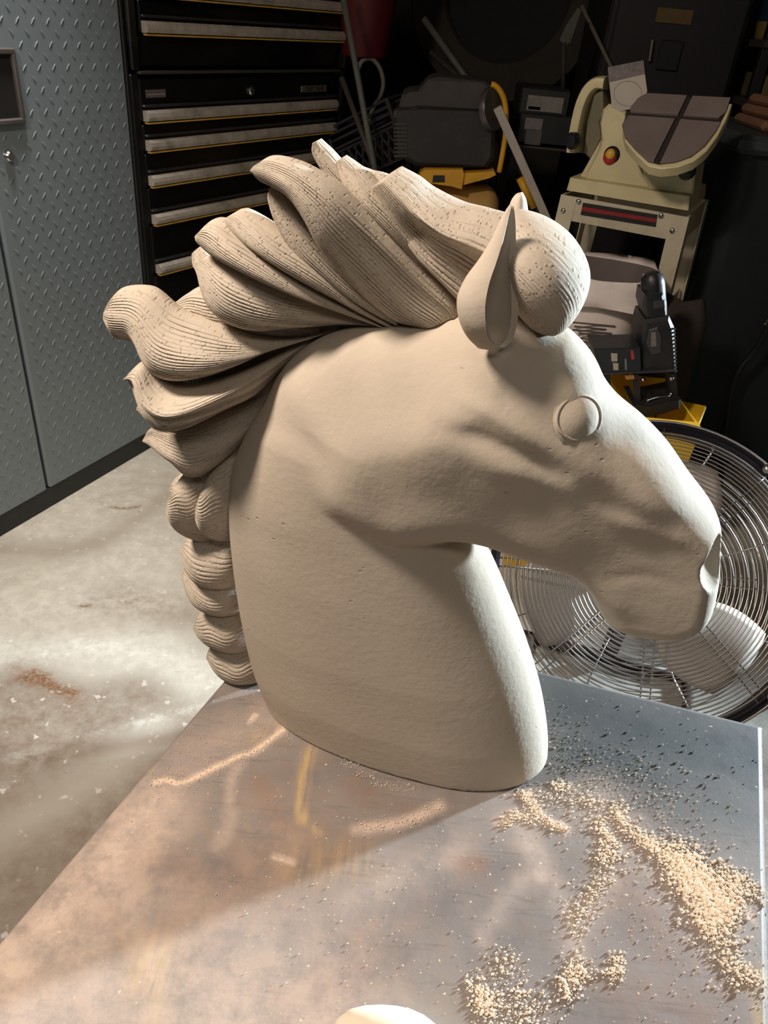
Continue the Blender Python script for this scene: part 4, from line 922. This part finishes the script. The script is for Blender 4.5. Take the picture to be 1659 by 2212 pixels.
c1_ = case(1112, 252, 1240, 316, 3.05, .24, 'lower black case with grey label on the shelf behind the sander', [('paper_label', (1132,257,1174,279), (110,104,104)), ('picture_label', (1132,281,1172,311), (78,76,76))])
c2_ = case(1118, 196, 1236, 247, 3.06, .22, 'upper black case with long pale label stacked above the shelf', [('paper_label', (1136,212,1219,238), (120,116,110)), ('printed_stripe', (1140,231,1168,236), (110,72,66))])
# ---- tall dark cabinet behind the sander
DC = P(1460, 120, 3.35)
dcab = thing('dark_cabinet', (DC[0], 3.55, 0), 'tall dark charcoal cabinet standing behind the cream sander', 'cabinet')
w0 = P(1300, 120, 3.3)[0]; w1 = P(1600, 120, 3.3)[0]
ch_m = simple('charcoal_panel', (30,28,30), .55, 0, .12, 8)
MB().box(((w0+w1)/2, 3.56, 1.02), (w1-w0, .5, 2.0), None, .01).build('body', ch_m, dcab)
MB().box(((w0+w1)/2, 3.299, 1.05), (w1-w0-.04, .018, 1.86), None, .006).build('door', ch_m, dcab)
A_ = P(1415, 46, 3.285); B_ = P(1500, 24, 3.285); MB().box(((A_[0]+B_[0])/2, 3.287, (A_[2]+B_[2])/2), (B_[0]-A_[0], .004, abs(B_[2]-A_[2])*1.1), None, .001).build('brown_label', simple('brown_label', (92,74,40), .7), dcab)
A_ = P(1415, 150, 3.28); B_ = P(1478, 90, 3.28); MB().box(((A_[0]+B_[0])/2, 3.284, (A_[2]+B_[2])/2), (B_[0]-A_[0], .012, B_[2]-A_[2]), None, .003).build('black_panel', blk_pl2, dcab)
MB().tube([P(1410, 86, 3.27), P(1403, 132, 3.27)], .006, 8).build('door_handle', simple('dull_handle', (104,98,84), .4, .5), dcab)
# flag like scraper leaning left of it
a, b = P(1250, 22, 3.12), P(1222, 96, 3.10)
sc = thing('scraper', (b[0], 3.1, 0), 'tall scraper with dull pale blade leaning left of the dark cabinet', 'scraper')
MB().prism([(p[0], p[2]) for p in [P(x, y, 3.1) for x, y in ((1248,16),(1256,22),(1232,92),(1220,98),(1209,86),(1222,56))]], .003, 0, (np.array([0, 3.1, 0]), XU, ZU, YU)).build('blade', simple('blade_dull', (74,72,66), .6, .3), sc)
bt = P(1218, 92, 3.1); fl3 = np.array([P(1225, 200, 3.06)[0]-.01, 3.10, P(1200, 196, 3.06)[2]+.004]); MB().tube([bt, fl3], .008, 8).build('handle', wood_dk, sc, smooth=True)
# ---- far right: bin, shelf goods
teal = simple('teal_bin', (18,29,32), .6, 0, .2, 6)
BX = P(1620, 640, 2.15)
binn = thing('rolling_bin', (BX[0]+.3, 2.82, 0), 'tall dark teal wheeled bin at the right edge behind the fan', 'bin')
zt_ = P(1600, 330, 2.52)[2]; x0b = P(1578, 335, 2.52)[0]+.03; x0t = x0b
rings = []
for zq, xq, yq in ((.05, x0b+.05, 2.58), (.25, x0b+.03, 2.55), (zt_-.06, x0b, 2.52), (zt_, x0b-.01, 2.51)):
    W2_ = .60-(xq-x0b); D2_ = .62-(yq-2.52); r_ = .05; loop = []
    for cx, cy, t0 in ((xq+r_, yq+r_, math.pi), (xq+W2_-r_, yq+r_, 1.5*math.pi), (xq+W2_-r_, yq+D2_-r_, 0), (xq+r_, yq+D2_-r_, .5*math.pi)):
        for k in range(5): t = t0+k*math.pi/8; loop.append((cx+r_*math.cos(t), cy+r_*math.sin(t), zq))
    rings.append(loop)
n_ = 20; mb = MB(); mb.add([p for r_ in rings for p in r_], [(a*n_+k, a*n_+(k+1) % n_, (a+1)*n_+(k+1) % n_, (a+1)*n_+k) for a in range(3) for k in range(n_)]+[tuple(range(n_))[::-1], tuple(3*n_+k for k in range(n_))])
mb.build('bin_body', teal, binn, auto=40)
MB().box((x0b+.29, 2.80, zt_+.026), (.64, .66, .05), None, .014).build('lid', simple('grey_lid', (56,62,64), .6, 0, .12, 12), binn)
MB().tube([(x0b+.08, 3.10, .08), (x0b+.54, 3.10, .08)], .07, 18).build('wheel_axle', blk_pl2, binn, smooth=True)
cb = [P(1662, 688, 2.420), P(1652, 720, 2.430), P(1625, 765, 2.450), P(1596, 800, 2.460), P(1580, 850, 2.470), P(1568, 920, 2.470), P(1560, 985, 2.470), P(1556, 1060, 2.470)]
cab_ = thing('air_hose', P(1556, 1060, 2.470), 'black air hose with bright chrome coupling hanging in front of the teal bin', 'hose')
MB().tube(curve(cb, 44), .010, 10).build('hose_line', simple('black_rubber', (20,20,22), .5), cab_, smooth=True)
MB().tube([P(1652, 702, 2.415), P(1672, 690, 2.410)], [.012, .015], 12).build('coupling', chrome, cab_, smooth=True)
pz = zt_+.051
mb = MB(); q = P(1640, 280, 2.6)
for k in range(3):
    mb.box((q[0]+.16, 2.74, pz+.016+k*.030), (.30-.03*k, .26-.02*k, .028), np.array([[math.cos(.1*k), -math.sin(.1*k), 0], [math.sin(.1*k), math.cos(.1*k), 0], [0, 0, 1]]), .010)
tag(mb.build('folded_cloth', simple('peach_cloth', (124,90,66), .9, 0, .12, 20), smooth=False), 'peach coloured folded cloth lying on the grey bin lid at right', 'cloth')
rsh = thing('storage_shelf', (P(1640, 200, 3.22)[0]+.35, 3.45, 0), 'dark storage shelf at the far right edge holding boxes above the bin', 'shelf')
xs = P(1608, 190, 3.22)[0]+.03; zs = P(1620, 216, 3.22)[2]; zs2 = P(1630, 84, 3.22)[2]
for zz_ in (zs, zs2, .5): MB().box((xs+.35, 3.45, zz_-.012), (.70, .44, .024), None, .002).build('shelf_board', wood_dk, rsh)
for xx in (xs+.02, xs+.68):
    for yy in (3.26, 3.64): MB().box((xx, yy, 1.0), (.035, .035, 2.0), None, .002).build('post', blk_pl2, rsh)
MB().box((xs+.22, 3.37, zs+.041), (.34, .24, .08), None, .004).build('olive_box', simple('olive_card', (92,82,48), .8, 0, .15, 14))
o = bpy.data.objects['olive_box']; o.name = 'carton'; tag(o, 'olive brown low carton on the right shelf above the bin', 'box')
tb = P(1662, 58, 3.3)
tub = thing('paint_tub', (tb[0]+.02, 3.38, zs2), 'blue and yellow round tub on the upper right shelf', 'tub')
MB().lathe([(.001, 0), (.085, 0), (.09, .006), (.095, .055), (.001, .055)], (tb[0]+.08, 3.38, zs2+.001), ZU, 28).build('lower_band', simple('tub_yellow', (120,106,52), .5), tub, auto=40)
MB().lathe([(.095, .0), (.098, .07), (.102, .07), (.102, .085), (.001, .088)], (tb[0]+.08, 3.38, zs2+.056), ZU, 28).build('upper_band', simple('tub_blue', (26,42,62), .5), tub, auto=40)
# ================================================================== cream disc sander on its stand
SO = on_y(1212, 420, 2.50); SA = np.array([.899, -.438, 0]); SN = np.array([-.438, -.899, 0]); SROT = np.stack([SA, -SN, ZU], 1)
def sq(x, y, out=0.0):
    q = on_plane(x, y, SO+SN*out, SN)-SO; return q@SA, q[2]
def s3(a, out, z): return SO+SA*a+SN*out+ZU*z            # z relative to stand top
def spoly(pp, out0, out1, name, mat, parent, inset=.003, auto=35):
    q = [sq(x, y, out1) for x, y in pp]
    return MB().prism(q, out0, out1, (SO, SA, ZU, SN), inset).build(name, mat, parent, auto=auto)
crm_m = simple('cream_enamel', (206,194,152), .45, 0, .06, 12, dirt=((150,134,100), .35)); crm2 = simple('stand_enamel', (196,186,160), .5, 0, .06, 12, dirt=((140,126,104), .4))
tblm = simple('sander_table', (122,110,105), .5, .1, .12, 10, dirt=((94,82,77), .5)); knob = simple('knob_black', (28,28,32), .3)
SW = sq(1489, 470)[0]; SD = .36; fz = -SO[2]
stand = thing('sander_stand', s3(SW/2, -SD/2, fz), 'cream steel stand with black and red badge under the disc sander', 'stand')
zl = sq(1250, 476)[1]; za0 = sq(1255, 438)[1]
ah = abs(sq(1260, 480)[1]-sq(1262, 426)[1])
MB().box(s3(SW/2, -.004, -ah/2), (SW-.02, .006, ah), SROT, .001).build('front_apron', crm2, stand)
for a in (.006, SW-.006): MB().box(s3(a, -SD/2, -ah/2), (.006, SD-.02, ah), SROT, .001).build('side_apron', crm2, stand)
MB().box(s3(SW/2, -SD+.004, -ah/2), (SW-.02, .006, ah), SROT, .001).build('rear_apron', crm2, stand)
lw = .050
for a, sg in ((0.0, 1), (SW, -1)):
    for o_, so in ((0, -1), (-SD, 1)):
        lg = MB(); H0 = fz
        top_a, bot_a = a, a-sg*.035; to, bo_ = o_, o_-so*.03
        V_ = []
        for zq, aa, oo in ((0.0, top_a, to), (fz, bot_a, bo_)):
            V_ += [s3(aa, oo, zq), s3(aa+sg*lw, oo, zq), s3(aa+sg*lw, oo+so*.004, zq), s3(aa+sg*.004, oo+so*.004, zq), s3(aa+sg*.004, oo+so*lw, zq), s3(aa, oo+so*lw, zq)]
        lg.add(V_, [(k, (k+1) % 6, 6+(k+1) % 6, 6+k) for k in range(6)]+[(5, 4, 3, 0), (3, 2, 1, 0), (6, 9, 10, 11), (6, 7, 8, 9)])
        lg.build('leg', crm2, stand)
for zz_ in (-.30, ):
    MB().box(s3(.01, -SD/2, zz_), (.004, SD-.03, .03), SROT).build('side_brace', crm2, stand); MB().box(s3(SW-.01, -SD/2, zz_), (.004, SD-.03, .03), SROT).build('side_brace', crm2, stand)
bp = [(1259,438),(1420,464),(1416,490),(1254,464)]
bd = spoly(bp, -.002, .0022, 'badge', simple('badge_black', (30,28,28), .4), stand, .0006)
spoly([(1257.5,446.5),(1418.5,472.5),(1417,481),(1256,455)], .0022, .0032, 'red_stripe', simple('badge_red', (140,32,32), .4), bd, .0003)
for x, y in ((1250,435), (1217,455), (1428,465), (1452,498)):
    a_, z_ = sq(x, y, .002); MB().lathe([(.0075, .0), (.0070, .003), (.004, .0048), (.001, .005)], s3(a_, .0035, z_), SN, 14).build('screw', chrome, stand, smooth=True)
# ---- machine
sand = thing('disc_sander', s3(SW/2, -.15, 0), 'cream disc and belt sander with grey half round table on its stand', 'sander')
spoly([(1224,411),(1232,383),(1490,424),(1487,455)], -SD*.8, -.004, 'base_slab', crm_m, sand, .005)
a_, z_ = sq(1237, 397, .0); MB().lathe([(.005, .001), (.005, -.004), (.001, -.004)], s3(a_, -.002, z_), SN, 12).build('base_hole', knob, sand)
spoly([(1262,388),(1296,318),(1300,300),(1297,262),(1303,236),(1316,224),(1352,240),(1352,290),(1372,330),(1388,372),(1402,396),(1404,408)], -.20, -.035, 'housing', crm_m, sand, .008)
spoly([(1240,388),(1252,384),(1300,300),(1296,318),(1262,390)], -.23, -.06, 'housing_flank', crm_m, sand, .003)
spoly([(1385,352),(1420,362),(1472,368),(1494,352),(1504,362),(1496,420),(1404,410),(1392,385)], -.17, -.03, 'trunnion', crm_m, sand, .006)
spoly([(1297,240),(1356,250),(1354,266),(1297,262)], -.10, -.0325, 'band_plate', simple('grey_band', (120,114,108), .4, .4), sand, .001)
# round stop switch: black ring, red and yellow paddles
a_, z_ = sq(1322, 334, -.03); c = s3(a_, -.035, z_)
MB().lathe([(.001, .010), (.021, .010), (.025, .004), (.025, -.002)][::-1], c, SN*.98+ZU*.1, 28).build('switch_ring', knob, sand, smooth=True)
MB().lathe([(.001, .016), (.018, .014), (.020, .006)][::-1], c-SA*.004-ZU*.008, SN, 24).build('switch_red', simple('switch_red', (170,40,44), .4), sand, smooth=True)
MB().lathe([(.001, .022), (.013, .020), (.015, .010)][::-1], c-SA*.003+ZU*.002, SN, 24).build('switch_yellow', simple('switch_yellow', (212,168,60), .4), sand, smooth=True)
# curved belt guard arm at left, seen edge on
ga = [(1232,330),(1236,300),(1243,262),(1252,226),(1266,196),(1284,180),(1304,180)]
G = curve([s3(*(lambda q: (q[0], -.03, q[1]))(sq(x, y, -.03))) for x, y in ga], 30)
mb = MB(); V_ = []; T_ = np.gradient(G, axis=0); T_ /= np.linalg.norm(T_, axis=1)[:, None]; n_ = 12
for k in range(30):
    w_n = np.cross(T_[k], SN); w_n /= np.linalg.norm(w_n)
    for t in np.linspace(0, 2*math.pi, n_, endpoint=False):
        ct, st2 = math.cos(t), math.sin(t); V_.append(G[k]+w_n*.017*np.sign(ct)*abs(ct)**.5+SN*(.055*np.sign(st2)*abs(st2)**.5-.05))
mb.add(V_, [(k*n_+j, k*n_+(j+1) % n_, (k+1)*n_+(j+1) % n_, (k+1)*n_+j) for k in range(29) for j in range(n_)]+[tuple(range(n_))[::-1], tuple(29*n_+j for j in range(n_))])
mb.build('belt_guard', crm_m, sand, auto=45)
spoly([(1262,330),(1268,262),(1284,204),(1304,190),(1306,230),(1298,262),(1300,300),(1276,344)], -.16, -.06, 'belt_housing', simple('olive_cast', (110,102,78), .6, 0, .15, 14), sand, .006)
a_, z_ = sq(1238, 305, .02); c = s3(a_, .0, z_)
MB().lathe([(.001, .030), (.017, .028), (.023, .018), (.023, .004), (.012, -.006), (.008, -.03)][::-1], c, SN-SA*.3, 24).build('tension_knob', knob, sand, auto=40)
a_, z_ = sq(1481, 370, .02); MB().lathe([(.001, .026), (.018, .024), (.024, .012), (.022, -.004), (.010, -.010), (.008, -.05)][::-1], s3(a_, .0, z_), SN+SA*.2, 24).build('tilt_knob', knob, sand, auto=40)
# tilted half round table with two slots: four plates with gaps
TN = np.array([-.30, -.56, .70]); TN /= np.linalg.norm(TN); TO = on_y(1460, 275, 2.27)
TX = np.cross(ZU, TN); TX /= np.linalg.norm(TX); TX = TX if TX[0] > 0 else -TX; TY = np.cross(TN, TX)
def tp(x, y, o=0.0): q = on_plane(x, y, TO+TN*o, TN)-TO; return (q@TX, q@TY)
def tplate(pp, o0, o1, name, mat, parent, inset=.0015): return MB().prism([tp(x, y) for x, y in pp], o0, o1, (TO, TX, TY, TN), inset).build(name, mat, parent, auto=35)
outl = [(1344,268),(1360,236),(1378,214),(1397,203),(1482,208),(1578,213),(1566,246),(1546,284),(1522,316),(1494,338),(1460,350),(1424,354),(1400,348),(1372,322),(1350,296)]
tplate([(x+(4 if x > 1420 else 1), y+8) for x, y in outl], -.034, -.006, 'table_casting', crm_m, sand, .003)
tt = tplate(outl, -.006, -.0025, 'table_bed', simple('slot_dark', (44,38,36), .6), sand, .0005)
plates = [[(1361,235),(1378,214),(1397,203),(1484,208),(1464,250),(1362,243)], [(1496,209),(1578,213),(1567,244),(1552,256),(1476,251)],
          [(1345,270),(1358,251),(1458,258),(1412,350),(1398,347),(1372,322),(1350,296)], [(1470,259),(1556,266),(1546,284),(1522,316),(1494,338),(1460,350),(1426,353)]]
for pl_ in plates: tplate(pl_, -.0025, .0035, 'table_plate', tblm, sand, .001)
# sheet standing on the sander
pk = thing('sandpaper_packet', s3(sq(1340, 240, -.06)[0], -.06, sq(1340, 242, -.06)[1]), 'pale paper packet with grey header and circle print leaning on the sander', 'packet')
spoly([(1323,244),(1316,178),(1393,160),(1398,196),(1396,205),(1377,215),(1360,236)], -.034, -.030, 'packet_body', simple('packet_white', (178,170,158), .7, 0, .04, 30), pk, .0006)
spoly([(1315,178),(1313,145),(1390,130),(1393,160)], -.034, -.0298, 'packet_header', simple('packet_header', (108,100,98), .6, 0, .3, 60), pk, .0006)
rc = [s3(*(lambda q: (q[0], -.0292, q[1]))(sq(1356+30*math.cos(t), 202+27*math.sin(t), -.0292))) for t in np.linspace(0, 2*math.pi, 36, endpoint=False)]
MB().tube(rc, .0008, 4, closed=True).build('printed_circle', simple('print_grey', (140,132,122), .7), pk)
# ---- paper bag with folded back rim under the stand
BY = 2.21
bcn = on_y(1308, 690, BY); bx, bz = bcn[0], bcn[2]
pr_ = simple('bag_paper', (236,224,218), .85, 0, .04, 18, dirt=((200,184,176), .3)); pr_in = simple('bag_inside', (112,102,98), .9, 0, .1, 12)
zt1 = on_y(1318, 655, BY)[2]; zb1 = 0.0
bag = thing('paper_bag', (bx, BY, 0), 'open white paper sack with rolled rim and dark printed lines under the sander stand', 'sack')
def bag_loop(rx, ry, z, wob, seed, tilt=0.0):
    r = np.random.default_rng(seed); ph = r.uniform(0, 6.28, 4); L_ = []
    for k in range(48):
        t = 2*math.pi*k/48; e = 1+wob*(math.sin(3*t+ph[0])+.6*math.sin(5*t+ph[1])+.5*math.sin(7*t+ph[2]))
        ct, st2 = math.cos(t), math.sin(t); sx = np.sign(ct)*abs(ct)**.7; sy = np.sign(st2)*abs(st2)**.7
        L_.append((bx+rx*e*sx, BY+.06+ry*e*sy, z+tilt*st2+.012*wob*20*math.sin(2*t+ph[3])))
    return L_
def loops(name, LL, mat, parent, close=False):
    n = len(LL[0]); m_ = MB(); m_.add([p for l_ in LL for p in l_], [(a*n+k, a*n+(k+1) % n, (a+1)*n+(k+1) % n, (a+1)*n+k) for a in range(len(LL)-1) for k in range(n)]+([tuple(range(n))[::-1]] if close else []))
    return m_.build(name, mat, parent, smooth=True)
rw = .104
body_ = loops('bag_body', [bag_loop(rw*.9, .09, .002, .015, 1), bag_loop(rw, .10, .10, .02, 2), bag_loop(rw*1.02, .10, zt1*.5, .025, 3), bag_loop(rw*.98, .10, zt1-.06, .025, 4), bag_loop(rw*1.02, .105, zt1+.01, .03, 5), bag_loop(rw*1.22, .13, zt1+.085, .035, 6)], pr_, bag, True)
loops('folded_rim', [bag_loop(rw*1.22, .13, zt1+.085, .035, 6), bag_loop(rw*1.36, .145, zt1+.080, .05, 7, .02), bag_loop(rw*1.38, .15, zt1+.045, .06, 8, .02), bag_loop(rw*1.32, .145, zt1+.005, .07, 9, .015)], pr_, bag)
loops('bag_inside', [bag_loop(rw*1.20, .128, zt1+.084, .035, 6), bag_loop(rw*1.0, .10, zt1+.0, .03, 5), bag_loop(rw*.9, .09, zt1-.10, .02, 4), bag_loop(.01, .01, zt1-.11, .0, 4)], pr_in, bag)
for k, (x0_, x1_, y_) in enumerate(((1232,1330,700),(1240,1310,708),(1236,1322,716),(1250,1345,724),(1246,1318,733),(1252,1330,742),(1262,1350,752))):
    A_ = on_y(x0_, y_, BY-.048); B_ = on_y(x1_, y_+1, BY-.048); MB().box((A_+B_)/2, (np.linalg.norm(B_-A_), .0016, .0045), None).build('printed_line', simple('bag_ink', (92,82,80), .8), body_)
# brown sack behind the tool
bs = on_y(1490, 760, 2.10); brs = thing('brown_sack', (bs[0], 2.16, 0), 'brownish paper sack slumped at the right behind the black power tool', 'sack')
bx, BY = bs[0]-.01, 2.17; zt2 = on_y(1490, 680, 2.12)[2]
loops('sack_body', [bag_loop(.085, .07, .002, .03, 21), bag_loop(.088, .08, .12, .03, 22), bag_loop(.086, .075, .30, .03, 23), bag_loop(.072, .06, zt2-.05, .04, 24), bag_loop(.05, .035, zt2, .09, 25), bag_loop(.004, .004, zt2+.005, 0, 26)], simple('brown_sack', (50,42,36), .9, 0, .12, 10), brs, True)
# ---- black power tool with control panel standing in a yellow tray
TYY = 1.93
tool = thing('power_tool', (on_y(1385, 880, TYY)[0], TYY+.06, .1), 'black power tool with vented body and socket panel standing in the yellow bin', 'power tool')
tk = simple('tool_black', (32,32,34), .42, 0, .2, 22, dirt=((70,66,62), .3)); tk2 = simple('tool_grey', (58,57,58), .5, 0, .15, 20)
def tpoly(pp, Y, dep, name, mat, parent, inset=.004):
    q = [(lambda p: (p[0], p[2]))(on_y(x, y, Y)) for x, y in pp]
    return MB().prism(q, dep, 0, (np.array([0, Y, 0]), XU, ZU, YU), inset).build(name, mat, parent, auto=35)
c0, c1 = on_y(1408, 588, TYY+.05), on_y(1412, 640, TYY+.05); ax_ = c0-c1; ht = np.linalg.norm(ax_)
MB().lathe([(.030, -.02), (.030, ht*.55), (.027, ht*.8), (.018, ht*.96), (.001, ht)], c1, ax_, 24).build('top_cap', tk, tool, auto=40)
tpoly([(1392,634),(1432,634),(1440,652),(1441,690),(1396,690),(1388,660)], TYY+.01, .08, 'neck', tk, tool, .008)
tpoly([(1412,650),(1436,648),(1438,664),(1412,668)], TYY+.004, .03, 'neck_collar', tk2, tool, .003)
tpoly([(1393,690),(1445,682),(1456,706),(1460,806),(1387,806),(1386,716)], TYY, .11, 'main_body', tk, tool, .010)
tpoly([(1402,712),(1420,706),(1430,724),(1428,764),(1408,768),(1396,742)], TYY-.008, .012, 'body_badge', tk2, tool, .004)
tpoly([(1406,718),(1416,716),(1418,748),(1406,750)], TYY-.0105, .005, 'badge_plate', simple('plate_pale', (118,112,106), .6, 0, .2, 80), tool, .001)
for k in range(12):
    y = 708+k*8.2; tpoly([(1438+k*.5,y),(1459+k*.3,y+1),(1459+k*.3,y+4.6),(1438+k*.5,y+3.6)], TYY-.006, .012, 'vent_rib', tk2, tool, .001)
pn = tpoly([(1282,753),(1384,751),(1386,806),(1296,808)], TYY-.012, .10, 'control_panel', simple('panel_black', (34,38,42), .4, 0, .1, 30), tool, .003)
sk = simple('socket_ivory', (176,166,146), .5)
for x, y, w, h in ((1327,772,7,9), (1330,792,6,8)): tpoly([(x-w,y-h),(x+w,y-h+1),(x+w,y+h),(x-w+1,y+h)], TYY-.0155, .004, 'socket', sk, pn, .001)
tpoly([(1362,757),(1368,757),(1371,776),(1364,777)], TYY-.0145, .003, 'red_mark', simple('mark_red', (168,60,48), .5), pn, .0004)
tpoly([(1349,775),(1353,775),(1355,799),(1350,799)], TYY-.0145, .003, 'pale_mark', simple('mark_pale', (120,118,114), .6), pn, .0004)
tpoly([(1350,813),(1370,812),(1371,819),(1352,820)], TYY-.02, .006, 'orange_mark', simple('mark_orange', (176,122,70), .5), tool, .0008)
tpoly([(1296,806),(1462,800),(1462,803),(1296,810)], TYY-.016, .13, 'shelf_edge', tk2, tool, .001)
for x in (1310, 1372, 1452): tpoly([(x-6,806),(x+8,806),(x+14,884),(x-2,886)], TYY-.004, .05, 'frame_post', tk, tool, .003)
for x, y in ((1389,820), (1450,818)):
    MB().lathe([(.006, -.004), (.006, .004), (.003, .006), (.001, .006)], on_y(x, y, TYY-.012), -YU, 14).build('bolt', chrome, tool, smooth=True)
cv = curve([on_y(x, y, TYY-.006) for x, y in ((1396,866),(1420,858),(1446,856),(1450,848))], 14); MB().tube(cv, .004, 8).build('metal_lever', chrome, tool, smooth=True)
tpoly([(1366,872),(1400,876),(1470,862),(1470,880),(1440,892),(1384,904),(1368,900)], TYY-.03, .12, 'foot_base', tk, tool, .006)
# yellow bin: open box with sloping front
YB = simple('yellow_bin', (226,178,34), .45, 0, .06, 10)
ybin = thing('yellow_bin', (on_y(1440, 990, 1.86)[0], 1.95, 0), 'bright yellow open plastic bin on the floor behind the fan', 'bin')
fl_ = on_y(1400, 905, 1.83); fr2 = on_y(1508, 934, 1.83); fz0 = fl_[2]; xr = fr2[0]; xl = xr-.42
zr_ = on_y(1525, 880, 1.96)[2]; xrt = on_y(1525, 880, 1.96)[0]
def wall(name, q, th):
    q = np.array(q, float); n = np.cross(q[1]-q[0], q[3]-q[0]); n /= np.linalg.norm(n)
    MB().add([*q, *(q+n*th)], [(3, 2, 1, 0), (4, 5, 6, 7), (0, 1, 5, 4), (1, 2, 6, 5), (2, 3, 7, 6), (3, 0, 4, 7)]).build(name, YB, ybin)
zf = (fl_[2]+fr2[2])/2
wall('front_wall', [(xl, 1.84, .004), (xr-.02, 1.84, .004), (xr, 1.83, zf), (xl-.02, 1.83, zf)], .006)
wall('front_lip', [(xl-.02, 1.83, zf), (xr, 1.83, zf), (xr+.002, 1.846, zf+.006), (xl-.022, 1.846, zf+.006)], .004)
wall('right_wall', [(xr-.02, 1.84, .004), (xr-.02, 2.14, .004), (xr, 2.14, zf-.01), (xr, 1.83, zf)], .006)
wall('end_flap', [on_y(1504, 936, 1.85), on_y(1526, 881, 2.0), on_y(1460, 867, 2.13), on_y(1440, 905, 2.04)], .006)
wall('left_wall', [(xl, 2.14, .004), (xl, 1.84, .004), (xl-.02, 1.83, zf), (xl-.02, 2.14, zf)], .006)
wall('rear_wall', [(xr-.02, 2.14, .004), (xl, 2.14, .004), (xl-.02, 2.15, zf), (xr, 2.15, zf)], .006)
MB().box(((xl+xr)/2, 1.99, .006), (.40, .30, .008)).build('bottom', YB, ybin)
